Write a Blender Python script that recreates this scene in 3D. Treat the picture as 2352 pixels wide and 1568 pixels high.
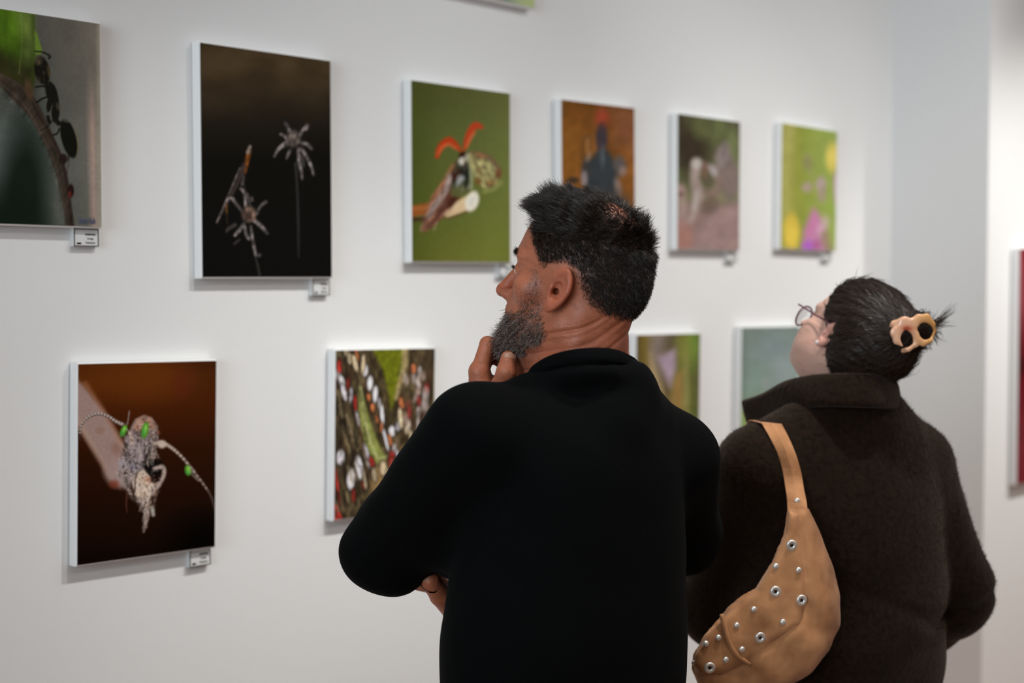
import bpy, bmesh, math, random
import numpy as np
from mathutils import Vector, Matrix

for _o in list(bpy.data.objects):
    bpy.data.objects.remove(_o)
SC = bpy.context.scene
COL = SC.collection
random.seed(7)

# ------------------------------------------------------------------ camera
FPX = 2352 * 50.0 / 36.0
CAM_Z = 1.62
PITCH = math.radians(2.44)
cam_data = bpy.data.cameras.new('camera')
cam_data.lens = 50.0
cam_data.sensor_width = 36.0
cam_data.dof.use_dof = True
cam_data.dof.focus_distance = 2.06
cam_data.dof.aperture_fstop = 2.4
cam = bpy.data.objects.new('camera', cam_data)
COL.objects.link(cam)
cam.location = (0, 0, CAM_Z)
cam.rotation_euler = (math.pi / 2 - PITCH, 0, 0)
SC.camera = cam

SC.view_settings.view_transform = 'Standard'
SC.view_settings.look = 'None'
SC.view_settings.gamma = 1.0
SC.view_settings.use_curve_mapping = False
SC.view_settings.exposure = 0.03

# ------------------------------------------------------------------ world
W_ = bpy.data.worlds.new('world')
SC.world = W_
W_.use_nodes = True
W_.node_tree.nodes['Background'].inputs[0].default_value = (0.9, 0.95, 1.0, 1)
W_.node_tree.nodes['Background'].inputs[1].default_value = 0.3

# ------------------------------------------------------------------ plan of the room: t runs along the picture wall, s away from it
TH = math.radians(43.26)
DX, DY = math.sin(TH), math.cos(TH)          # along the wall (right / away)
NX, NY = math.cos(TH), -math.sin(TH)         # out of the wall, into the room
FACE = 0.024                                 # canvas fronts stand this far off the wall
P0 = np.array([-0.5524, 2.51]) - FACE * np.array([NX, NY])   # a point on the wall plane


def plan(t, s, z):
    return Vector((P0[0] + DX * t + NX * s, P0[1] + DY * t + NY * s, z))


# lamps: a ceiling track of spots aimed at the wall, some added to lift its dim parts, soft warm fills added over the room, a cool fill added behind on the left
def lamp(kind, name, loc, aim, energy, color, **kw):
    d = bpy.data.lights.new(name, kind)
    d.energy = energy
    d.color = color
    for k, v in kw.items():
        setattr(d, k, v)
    o = bpy.data.objects.new(name, d)
    COL.objects.link(o)
    o.location = loc
    o.rotation_euler = (Vector(aim) - Vector(loc)).to_track_quat('-Z', 'Y').to_euler()
    return o


CEIL = 3.1
WARM, COOL = (1.0, 0.985, 0.955), (0.93, 0.98, 1.0)
for t, w, z, cone, tone in ((-2.1, .16, .55, 66, WARM), (-1.5, .16, .55, 66, WARM), (-0.9, .16, .55, 66, WARM), (-0.3, 1.1, .55, 66, WARM), (0.3, 1.1, .55, 66, WARM), (0.3, 1.5, .15, 52, WARM), (0.45, .42, 1.95, 48, COOL),
                            (0.9, .60, .55, 66, WARM), (1.5, .60, .55, 66, WARM), (2.1, .60, .55, 66, WARM), (1.5, .65, 1.2, 66, WARM), (2.1, .75, 1.2, 66, WARM),
                            (0.9, .35, 1.6, 95, COOL), (1.5, .35, 1.6, 95, COOL), (2.1, .62, 1.7, 90, COOL), (2.8, 2.9, .65, 66, WARM), (3.4, 2.6, .7, 66, WARM)):
    lamp('SPOT', 'track_spot', plan(t + 0.25, 1.30, CEIL - 0.15), plan(t, 0.0, z), 33.0 * w, tone,
         spot_size=math.radians(cone), spot_blend=1.0, shadow_soft_size=0.045)
for t, s_, e in ((-1.6, 2.6, 8.5), (1.2, 2.6, 12.0), (3.6, 2.6, 10.0)):
    lamp('AREA', 'warm_fill', plan(t, s_, CEIL - 0.05), plan(t, s_ - .01, 0), e, (1.0, 0.95, 0.89), shape='RECTANGLE', size=1.2, size_y=0.6)  # added warm fill from above, bounced off the floor
lamp('AREA', 'cool_fill', plan(-3.4, 1.9, 2.1), plan(2.5, 0.6, 2.2), 18.0, (0.78, 0.90, 1.0), shape='RECTANGLE', size=2.0, size_y=1.6, spread=math.radians(75))  # added cool fill for the wall step and the canvas sides


# ------------------------------------------------------------------ pixel <-> space
CP, SP = math.cos(PITCH), math.sin(PITCH)
FWD = np.array([0, CP, -SP]); UPV = np.array([0, SP, CP]); RGT = np.array([1.0, 0, 0])
CPOS = np.array([0, 0, CAM_Z])


def ray(px, py):
    return FWD + (px - 1176) / FPX * RGT - (py - 784) / FPX * UPV


def at(px, py, Y):
    r = ray(px, py)
    return CPOS + r * (Y / r[1])


def on_wall(px, py, s):
    """(t, z) of the point of the plane s metres off the wall that shows at px, py"""
    r = ray(px, py)
    n = np.array([NX, NY, 0]); q = np.array([P0[0] + NX * s, P0[1] + NY * s, 0])
    k = np.dot(q - CPOS, n) / np.dot(r, n)
    p = CPOS + r * k
    t = (p[0] - P0[0]) * DX + (p[1] - P0[1]) * DY
    return t, p[2]


def project(P):
    P = np.asarray(P, float) - CPOS
    d = P @ FWD
    return 1176 + FPX * (P @ RGT) / d, 784 - FPX * (P @ UPV) / d


# ------------------------------------------------------------------ materials
def lin(c):
    c = np.asarray(c, float) / 255.0
    return np.where(c <= 0.04045, c / 12.92, ((c + 0.055) / 1.055) ** 2.4)


def nt(name):
    m = bpy.data.materials.new(name)
    m.use_nodes = True
    t = m.node_tree
    return m, t, t.nodes['Principled BSDF']


def mat(name, color, rough=0.6, spec=0.5, metal=0.0, bump=0.0, scale=60.0, vary=0.0, sheen=0.0, attr=None, coat=0.0, trans=0.0, sss=0.0, detail=4.0, sheen_tint=None):
    """Principled material with noise relief and a little colour variation; attr takes the colour from the mesh's own colours"""
    m, t, b = nt(name)
    N = t.nodes; L = t.links
    b.inputs['Base Color'].default_value = (*color, 1)
    b.inputs['Roughness'].default_value = rough
    b.inputs['Specular IOR Level'].default_value = spec
    b.inputs['Metallic'].default_value = metal
    b.inputs['Sheen Weight'].default_value = sheen
    b.inputs['Coat Weight'].default_value = coat
    b.inputs['Transmission Weight'].default_value = trans
    if sheen_tint:
        b.inputs['Sheen Tint'].default_value = (*sheen_tint, 1)
    if sss:
        b.inputs['Subsurface Weight'].default_value = sss
        b.inputs['Subsurface Radius'].default_value = (0.012, 0.005, 0.003)
        b.inputs['Subsurface Scale'].default_value = 0.6
    tc = N.new('ShaderNodeTexCoord')
    src = None
    if attr:
        a = N.new('ShaderNodeVertexColor'); a.layer_name = attr
        src = a.outputs['Color']
    if bump or vary:
        nz = N.new('ShaderNodeTexNoise')
        nz.inputs['Scale'].default_value = scale
        nz.inputs['Detail'].default_value = detail
        L.new(tc.outputs['Object'], nz.inputs['Vector'])
        if bump:
            bp = N.new('ShaderNodeBump')
            bp.inputs['Strength'].default_value = bump
            bp.inputs['Distance'].default_value = 0.002
            L.new(nz.outputs['Fac'], bp.inputs['Height'])
            L.new(bp.outputs['Normal'], b.inputs['Normal'])
        if vary:
            mr = N.new('ShaderNodeMapRange')
            mr.inputs['From Min'].default_value = 0.3; mr.inputs['From Max'].default_value = 0.7
            mr.inputs['To Min'].default_value = 1 - vary; mr.inputs['To Max'].default_value = 1 + vary
            L.new(nz.outputs['Fac'], mr.inputs['Value'])
            vm = N.new('ShaderNodeVectorMath'); vm.operation = 'SCALE'
            if src is None:
                rgb = N.new('ShaderNodeRGB'); rgb.outputs[0].default_value = (*color, 1); src = rgb.outputs[0]
            L.new(src, vm.inputs[0]); L.new(mr.outputs['Result'], vm.inputs['Scale'])
            src = vm.outputs['Vector']
    if src is not None:
        L.new(src, b.inputs['Base Color'])
    return m


WALL_ALB = 0.80
M_WALL = mat('white_wall_paint', (WALL_ALB, WALL_ALB * .995, WALL_ALB * .985), 0.75, 0.25, bump=0.12, scale=45.0, detail=6)
M_CEIL = mat('ceiling_paint', (0.8, 0.8, 0.8), 0.8, 0.2, bump=0.05, scale=30)
M_FLOOR = mat('oak_floor', (0.46, 0.27, 0.18), 0.45, 0.4, bump=0.05, scale=9.0, vary=0.25)
M_CANVAS = mat('white_canvas_edge', (0.88, 0.88, 0.87), 0.6, 0.3, bump=0.05, scale=300)
M_PRINT = mat('photo_print', (0.5, 0.5, 0.5), 0.6, 0.02, attr='tint')
M_LABEL = mat('label_card', (0.72, 0.72, 0.71), 0.5, 0.3, bump=0.02, scale=200)
M_INK = mat('black_ink', (0.015, 0.015, 0.015), 0.6, 0.2, bump=0.02, scale=200)
M_SIGN = mat('blue_ink', (0.11, 0.12, 0.20), 0.6, 0.2, bump=0.02, scale=200)


# ------------------------------------------------------------------ mesh helpers
def link(name, verts, faces, m, parent=None, smooth=False, tint=None):
    me = bpy.data.meshes.new(name)
    verts = np.asarray(verts, np.float32)
    if isinstance(faces, np.ndarray):
        k = faces.shape[1]; nf = len(faces)
        me.vertices.add(len(verts)); me.vertices.foreach_set('co', verts.ravel())
        me.loops.add(nf * k); me.loops.foreach_set('vertex_index', faces.astype(np.int32).ravel())
        me.polygons.add(nf)
        me.polygons.foreach_set('loop_start', np.arange(0, nf * k, k, dtype=np.int32))
        me.polygons.foreach_set('loop_total', np.full(nf, k, np.int32))
        me.update(calc_edges=True)
        me.validate()
    else:
        me.from_pydata([tuple(v) for v in verts], [], faces)
        me.update()
    if smooth:
        me.polygons.foreach_set('use_smooth', np.ones(len(me.polygons), bool))
    if tint is not None:
        a = me.color_attributes.new('tint', 'FLOAT_COLOR', 'POINT')
        c = np.ones((len(me.vertices), 4), np.float32); c[:, :3] = tint
        a.data.foreach_set('color', c.ravel())
    if m:
        me.materials.append(m)
    o = bpy.data.objects.new(name, me)
    COL.objects.link(o)
    if parent is not None:
        o.parent = parent
        o.matrix_parent_inverse = Matrix.Identity(4)
        loc = parent_world(parent)
        o.location = -loc if isinstance(loc, Vector) else (0, 0, 0)
    return o


def parent_world(p):
    v = Vector((0, 0, 0))
    while p is not None:
        v = v + Vector(p.location)
        p = p.parent
    return v


def empty(name, loc):
    o = bpy.data.objects.new(name, None)
    o.empty_display_size = 0.05
    COL.objects.link(o)
    o.location = loc
    return o


def tag(o, label=None, cat=None, group=None, kind=None):
    if label: o['label'] = label
    if cat: o['category'] = cat
    if group: o['group'] = group
    if kind: o['kind'] = kind
    return o


def box_faces(b=0):
    return [(b, b + 3, b + 2, b + 1), (b + 4, b + 5, b + 6, b + 7), (b, b + 1, b + 5, b + 4), (b + 1, b + 2, b + 6, b + 5), (b + 2, b + 3, b + 7, b + 6), (b + 3, b, b + 4, b + 7)]


def plan_box(name, t0, t1, s0, s1, z0, z1, m, parent=None):
    v = [plan(t, s, z) for z in (z0, z1) for t, s in ((t0, s0), (t1, s0), (t1, s1), (t0, s1))]
    return link(name, v, box_faces(), m, parent)


def tube(points, radii, n=8, closed=False, cap=True):
    """verts, faces of a tube along points"""
    P = [Vector(p) for p in points]; k = len(P)
    if not hasattr(radii, '__len__'): radii = [radii] * k
    V = []; F = []
    ref = None
    for i in range(k):
        a = P[(i - 1) % k] if (closed or i > 0) else P[i]
        b = P[(i + 1) % k] if (closed or i < k - 1) else P[i]
        d = (b - a).normalized()
        if ref is None:
            ref = d.orthogonal().normalized()
        ref = (ref - d * ref.dot(d)).normalized()
        q = d.cross(ref)
        for j in range(n):
            an = 2 * math.pi * j / n
            V.append(P[i] + (ref * math.cos(an) + q * math.sin(an)) * radii[i])
    m = k if closed else k - 1
    for i in range(m):
        for j in range(n):
            a = i * n + j; b = i * n + (j + 1) % n
            c = ((i + 1) % k) * n + (j + 1) % n; d = ((i + 1) % k) * n + j
            F.append((a, b, c, d))
    if cap and not closed:
        F.append(tuple(range(n))[::-1]); F.append(tuple(range((k - 1) * n, k * n)))
    return V, F


def join(*parts):
    V = []; F = []
    for v, f in parts:
        o = len(V); V += list(v); F += [tuple(i + o for i in q) for q in f]
    return V, F


def spline(pts, n):
    """Catmull-Rom through pts (rows of any width), n samples"""
    P = np.asarray(pts, float)
    P = np.vstack([2 * P[0] - P[1], P, 2 * P[-1] - P[-2]])
    u = np.linspace(0, len(P) - 3 - 1e-9, n); i = u.astype(int); f = (u - i)[:, None]
    a, b, c, d = P[i], P[i + 1], P[i + 2], P[i + 3]
    return 0.5 * (2 * b + (c - a) * f + (2 * a - 5 * b + 4 * c - d) * f ** 2 + (3 * b - a - 3 * c + d) * f ** 3)


# ------------------------------------------------------------------ the room
def structure(o):
    return tag(o, kind='structure')


TC, SJ = 2.523, 0.31          # the wall steps forward by SJ at TC
T0, T1, S1 = -3.6, 5.6, 5.6
structure(plan_box('floor', T0 - .2, T1 + .2, -.2, S1 + .2, -.12, 0, M_FLOOR))
structure(plan_box('ceiling', T0 - .2, T1 + .2, -.2, S1 + .2, CEIL, CEIL + .12, M_CEIL))
structure(plan_box('wall_left', T0 - .2, TC, -.15, 0, 0, CEIL, M_WALL))
structure(plan_box('wall_right', TC, T1 + .2, -.15, SJ, 0, CEIL, M_WALL))
structure(plan_box('wall_far', T1, T1 + .15, SJ, S1, 0, CEIL, M_WALL))
structure(plan_box('wall_near', T0 - .15, T0, 0, S1, 0, CEIL, M_WALL))
structure(plan_box('wall_back', T0, T1, S1, S1 + .15, 0, CEIL, M_WALL))
# ------------------------------------------------------------------ the printed photographs
def vnoise(x, y, seed):
    xi = np.floor(x).astype(np.int64); yi = np.floor(y).astype(np.int64)
    fx = x - xi; fy = y - yi
    fx = fx * fx * (3 - 2 * fx); fy = fy * fy * (3 - 2 * fy)

    def h(a, b):
        v = (a * 374761393 + b * 668265263 + seed * 974711) & 0x7fffffff
        v = ((v ^ (v >> 13)) * 1274126177) & 0x7fffffff
        return ((v ^ (v >> 16)) & 0xffff) / 65535.0
    return (h(xi, yi) * (1 - fx) + h(xi + 1, yi) * fx) * (1 - fy) + (h(xi, yi + 1) * (1 - fx) + h(xi + 1, yi + 1) * fx) * fy


def fbm(x, y, seed, o=3):
    r = 0; a = 0.5
    for i in range(o):
        r = r + a * vnoise(x * 2 ** i, y * 2 ** i, seed + i); a *= 0.5
    return r / (1 - 0.5 ** o)


def in_poly2(x, y, pts):
    c = False
    for i in range(len(pts)):
        (ax, ay), (bx, by) = pts[i], pts[(i + 1) % len(pts)]
        if (ay > y) != (by > y) and x < (bx - ax) * (y - ay) / (by - ay) + ax: c = not c
    return c


class Paint:
    def __init__(s, x, y):
        s.x, s.y = x, y
        s.c = np.zeros((len(x), 3))

    def mix(s, m, col):
        m = np.clip(m, 0, 1)[:, None]
        s.c = s.c * (1 - m) + np.asarray(col, float) * m
        return s

    def fill(s, col):
        s.c[:] = col

    def grad(s, p, q, stops, alpha=1.0):
        d = np.array(q, float) - p
        u = ((s.x - p[0]) * d[0] + (s.y - p[1]) * d[1]) / (d @ d)
        k = [a for a, _ in stops]
        col = np.stack([np.interp(u, k, [c[i] for _, c in stops]) for i in range(3)], 1)
        s.c = s.c * (1 - alpha) + col * alpha

    def seg(s, pts, w):
        best = np.full(len(s.x), 1e9)
        if not hasattr(w, '__len__'): w = [w] * len(pts)
        for (ax, ay), (bx, by), wa, wb in zip(pts[:-1], pts[1:], w[:-1], w[1:]):
            dx, dy = bx - ax, by - ay
            h = np.clip(((s.x - ax) * dx + (s.y - ay) * dy) / (dx * dx + dy * dy + 1e-9), 0, 1)
            best = np.minimum(best, np.hypot(s.x - ax - h * dx, s.y - ay - h * dy) - (wa + (wb - wa) * h) / 2)
        return best

    def stroke(s, pts, w, col, soft=2.0, a=1.0, curve=True):
        if curve and len(pts) > 2:
            ww = w if hasattr(w, '__len__') else [w] * len(pts)
            q = spline([(p[0], p[1], k) for p, k in zip(pts, ww)], len(pts) * 5)
            pts = q[:, :2]; w = list(q[:, 2])
        d = s.seg(pts, w)
        return s.mix(a * np.clip(0.5 - d / soft, 0, 1), col)

    def blob(s, cx, cy, rx, ry, ang, col, soft=0.3, a=1.0):
        c, n = math.cos(math.radians(ang)), math.sin(math.radians(ang))
        u = ((s.x - cx) * c + (s.y - cy) * n) / rx; v = (-(s.x - cx) * n + (s.y - cy) * c) / ry
        r = np.hypot(u, v)
        return s.mix(a * np.clip((1 - r) / soft + 0.5, 0, 1), col)

    def poly_d(s, pts):
        ins = np.zeros(len(s.x), bool); n = len(pts)
        for i in range(n):
            (ax, ay), (bx, by) = pts[i], pts[(i + 1) % n]
            if ay == by: continue
            c = ((ay > s.y) != (by > s.y)) & (s.x < (bx - ax) * (s.y - ay) / (by - ay) + ax)
            ins ^= c
        d = s.seg(list(pts) + [pts[0]], 0)
        return np.where(ins, -d, d)

    def poly(s, pts, col, soft=2.0, a=1.0):
        d = s.poly_d(pts)
        return s.mix(a * np.clip(0.5 - d / soft, 0, 1), col)

    def texture(s, mask, sx, sy, amp, seed, ang=0.0):
        c, n = math.cos(math.radians(ang)), math.sin(math.radians(ang))
        u = s.x * c + s.y * n; v = -s.x * n + s.y * c
        f = fbm(u / sx, v / sy, seed, 3) - .5
        s.c = np.clip(s.c * (1 + np.clip(mask, 0, 1)[:, None] * amp * 2 * f[:, None]), 0, 255)

    def inside(s, pts, soft=4.0):
        return np.clip(.5 - s.poly_d(pts) / soft, 0, 1)

    def dashes(s, n, seed, pts, l, w, ang, cols, a=.8):
        rn = random.Random(seed); xs = [q[0] for q in pts]; ys = [q[1] for q in pts]
        for _ in range(n):
            x0 = rn.uniform(min(xs), max(xs)); y0 = rn.uniform(min(ys), max(ys))
            if not in_poly2(x0, y0, pts): continue
            t = math.radians(ang + rn.gauss(0, 18)); ll = l * rn.uniform(.5, 1.4)
            s.stroke([(x0, y0), (x0 + math.cos(t) * ll, y0 + math.sin(t) * ll)], w * rn.uniform(.6, 1.3), rn.choice(cols), 2, a * rn.uniform(.5, 1))

    def grain(s, sc, amp, seed, sy=None):
        f = fbm(s.x / sc, s.y / (sy or sc), seed)
        s.c = np.clip(s.c * (1 + amp * (f[:, None] - 0.5) * 2), 0, 255)


def paint_ant(p):
    p.grad((0, 20), (0, 520), [(0, (104, 95, 82)), (.35, (92, 88, 78)), (.7, (86, 88, 80)), (1, (74, 78, 70))])
    p.grad((60, 0), (236, 0), [(0, (58, 66, 60)), (.6, (96, 92, 82)), (1, (140, 130, 116))], .45)
    p.mix(np.clip(1 - np.abs(p.x - 214 - (p.y - 380) * .02) / 16, 0, 1) * np.clip((p.y - 150) / 130, 0, 1) * .75, (182, 148, 132))
    p.mix(np.clip((p.x - 218) / 10, 0, 1) * .6, (162, 152, 130))
    p.mix(np.clip((120 - p.x) / 110, 0, 1) * np.clip((p.y - 250) / 60, 0, 1) * .6, (98, 108, 104))
    p.blob(52, 470, 52, 190, 4, (22, 32, 24), .9)
    p.blob(20, 560, 90, 120, 0, (20, 28, 20), .8)
    # leaf and stalk
    p.poly([(-160, -20), (79, 18), (80, 60), (82, 130), (84, 165), (76, 205), (62, 222), (40, 205), (0, 175), (-160, 90)], (62, 78, 22), 6)
    p.poly([(-160, -20), (60, 10), (62, 80), (50, 130), (10, 120), (-160, 60)], (78, 112, 20), 40, .85)
    p.poly([(30, 10), (78, 18), (80, 110), (66, 180), (48, 170), (52, 90)], (104, 122, 56), 24, .7)
    p.poly([(-160, 60), (0, 120), (40, 140), (84, 150), (76, 205), (62, 232), (40, 215), (0, 190), (-160, 120)], (42, 40, 20), 34, .85)
    p.poly([(79, 70), (84, 74), (96, 112), (97, 124), (82, 126)], (104, 132, 42), 3)
    p.stroke([(80, 118), (98, 120), (114, 128), (113, 133)], [3, 4, 5, 6], (30, 30, 22), 2)
    p.stroke([(48, 20), (50, 90), (44, 170)], 2, (120, 136, 66), 3, .5)
    p.stroke([(-30, 165), (8, 186), (40, 212), (66, 238), (92, 280), (116, 330), (134, 375), (146, 420), (154, 470), (162, 530)],
             [24, 28, 40, 38, 30, 27, 26, 24, 20, 20], (58, 48, 38), 3)
    p.stroke([(-30, 172), (30, 214), (66, 256), (96, 310), (120, 358), (138, 420), (148, 480), (154, 530)], 4, (80, 70, 60), 5, .6)
    p.stroke([(76, 240), (110, 300), (140, 360), (158, 450), (166, 530)], 6, (44, 30, 26), 5, .8)
    p.blob(66, 205, 10, 24, -10, (84, 60, 42), .6, .8)
    p.blob(145, 365, 10, 12, 0, (38, 26, 22), .4)
    p.blob(163, 438, 7, 15, 0, (36, 20, 18), .4); p.blob(160, 446, 4, 8, 0, (120, 40, 30), .5, .7)
    # ant
    k = (24, 22, 17)
    p.blob(97, 162, 17, 33, -12, k, .25); p.blob(88, 140, 9, 10, 0, (92, 80, 58), .8, .6); p.blob(112, 165, 3, 14, -10, (120, 92, 48), .6, .5)
    p.stroke([(112, 196), (121, 214), (128, 240), (124, 262), (134, 285)], [18, 20, 16, 12, 8], k, 3)
    p.blob(118, 212, 13, 24, -14, k, .25); p.blob(113, 240, 6, 18, 8, k, .3); p.blob(128, 258, 9, 24, 4, k, .3); p.blob(134, 245, 5, 10, -20, (90, 82, 62), .7, .5)
    p.blob(158, 318, 17, 46, -14, (18, 18, 13), .15); p.blob(152, 276, 9, 5, 15, (92, 92, 78), .7, .6)
    p.stroke([(172, 290), (179, 330), (176, 358)], 2, (120, 92, 44), 2, .6)
    for q, w in (([(108, 200), (96, 198), (82, 200)], 4), ([(112, 222), (98, 226), (88, 233), (84, 234)], 4.5), ([(120, 276), (112, 288), (92, 300)], 2.5),
                 ([(136, 296), (132, 306), (122, 310)], 4), ([(158, 352), (157, 375), (154, 398)], 3), ([(110, 268), (113, 280)], 8), ([(136, 280), (144, 290)], 6)):
        p.stroke(q, w, k, 2)
    p.stroke([(157, 370), (155, 396)], 2, (170, 150, 120), 2, .5)
    stalk = [(-30, 150), (40, 195), (92, 262), (136, 360), (160, 450), (176, 530), (146, 530), (130, 420), (86, 310), (40, 250), (-30, 190)]
    p.texture(p.inside(stalk), 6, 30, .35, 171, 30); p.texture(p.inside([(-160, -20), (79, 18), (84, 165), (62, 222), (0, 180), (-160, 90)]), 30, 60, .3, 172)
    p.dashes(40, 14, [(84, 130), (112, 150), (112, 195), (86, 180)], 8, 2, 70, ((70, 58, 36), (18, 16, 12), (110, 90, 58)), .6)
    p.grain(5, .05, 3); p.grain(40, .06, 5)


def paint_dry(p):
    p.grad((560, 95), (590, 640), [(0, (58, 44, 26)), (.1, (68, 52, 32)), (.22, (52, 40, 26)), (.33, (32, 26, 18)), (.5, (17, 15, 11)), (1, (13, 12, 10))])
    f = fbm(p.x / 60, p.y / 50, 11)
    p.mix(np.clip((300 - p.y) / 170, 0, 1) * np.clip(f * 2 - .6, 0, 1) * .55, (84, 66, 42))
    p.mix(np.clip((300 - p.y) / 170, 0, 1) * np.clip(.8 - f * 1.6, 0, 1) * .5, (30, 24, 15))
    g = (112, 102, 99); d = (66, 60, 58)
    fl = fbm(p.x / 3.5, p.y / 9, 17)
    S = lambda q, w, col, soft=3, a=1.0: p.stroke(q, np.array(w, float) * (.82 if np.ndim(w) == 0 or len(w) > 1 else 1) if np.ndim(w) else w * .82, tuple(np.array(col, float)), soft, a)
    S([(679, 375), (682, 420), (685, 500), (686, 590)], [7, 5, 5, 3], (50, 47, 44), 3)
    S([(585, 585), (592, 610), (598, 640)], [4, 5, 5], (50, 47, 42), 3)
    # upper flower
    for q, w in (([(655, 282), (661, 292), (667, 308)], [6, 8, 7]), ([(706, 288), (696, 298), (688, 312)], [7, 8, 7]), ([(703, 296), (705, 290)], 9), ([(645, 308), (655, 314), (660, 322)], [6, 7, 7]),
                 ([(630, 360), (640, 342), (658, 330)], [4, 8, 11]), ([(642, 340), (655, 328)], 8), ([(658, 364), (663, 352), (667, 344)], [4, 7, 7]),
                 ([(692, 328), (706, 332), (716, 342)], [9, 9, 5]), ([(686, 342), (687, 370), (692, 392), (694, 412)], [9, 9, 7, 3]),
                 ([(692, 342), (704, 360), (714, 380), (720, 402)], [9, 9, 7, 3]), ([(694, 360), (697, 380)], 8)):
        S(q, w, d if q[0][0] == 694 else g, 4, .9)
    p.blob(674, 318, 15, 18, 0, (104, 92, 84), .6); p.blob(672, 322, 8, 8, 0, (72, 62, 56), .8, .8)
    # bud on the left
    S([(572, 350), (566, 376), (562, 396)], [12, 11, 8], (122, 66, 22), 4); S([(574, 336), (570, 350)], [8, 10], (140, 122, 106), 4)
    S([(560, 380), (550, 410), (528, 455), (508, 490), (498, 512)], [12, 10, 8, 6, 4], (62, 50, 46), 4, .9)
    S([(551, 386), (530, 436), (510, 484), (498, 510)], [4, 4, 4, 3], (118, 106, 100), 3, .8)
    S([(560, 404), (556, 424)], 5, g, 3, .8); S([(560, 406), (561, 436)], 3, d, 3, .8)
    S([(520, 472), (521, 490)], [5, 4], (130, 82, 36), 3, .9); S([(521, 490), (522, 512)], 3, (50, 36, 24), 3)
    S([(519, 462), (526, 455), (536, 455)], 5, g, 3)
    # lower flower
    for q, w in (([(552, 432), (562, 444), (564, 474)], [6, 9, 7]), ([(568, 445), (574, 470)], 3), ([(578, 454), (579, 460)], 6), ([(535, 458), (546, 472), (556, 486)], [8, 7, 5]),
                 ([(610, 464), (598, 474), (590, 490)], [8, 6, 6]), ([(584, 505), (602, 522), (614, 536)], [10, 10, 5]), ([(560, 514), (550, 528), (540, 540)], [8, 10, 8]),
                 ([(562, 520), (566, 540), (572, 548)], [6, 8, 8]), ([(576, 520), (582, 560), (588, 584), (596, 586)], [6, 7, 7, 9]), ([(540, 516), (524, 526), (520, 532)], [10, 9, 5]), ([(550, 550), (538, 560)], 5)):
        S(q, w, d if q[0][0] in (540, 550) else g, 4, .9)
    p.blob(572, 492, 16, 18, 0, (112, 88, 74), .5); p.blob(571, 495, 8, 8, 0, (66, 46, 38), .8)
    hi = np.clip((p.c.mean(1) - 45) / 30, 0, 1) * (p.y > 268)
    p.texture(hi, 3, 8, .7, 151, 20); p.texture(hi, 9, 9, .5, 152)
    p.grain(5, .05, 9)


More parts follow.
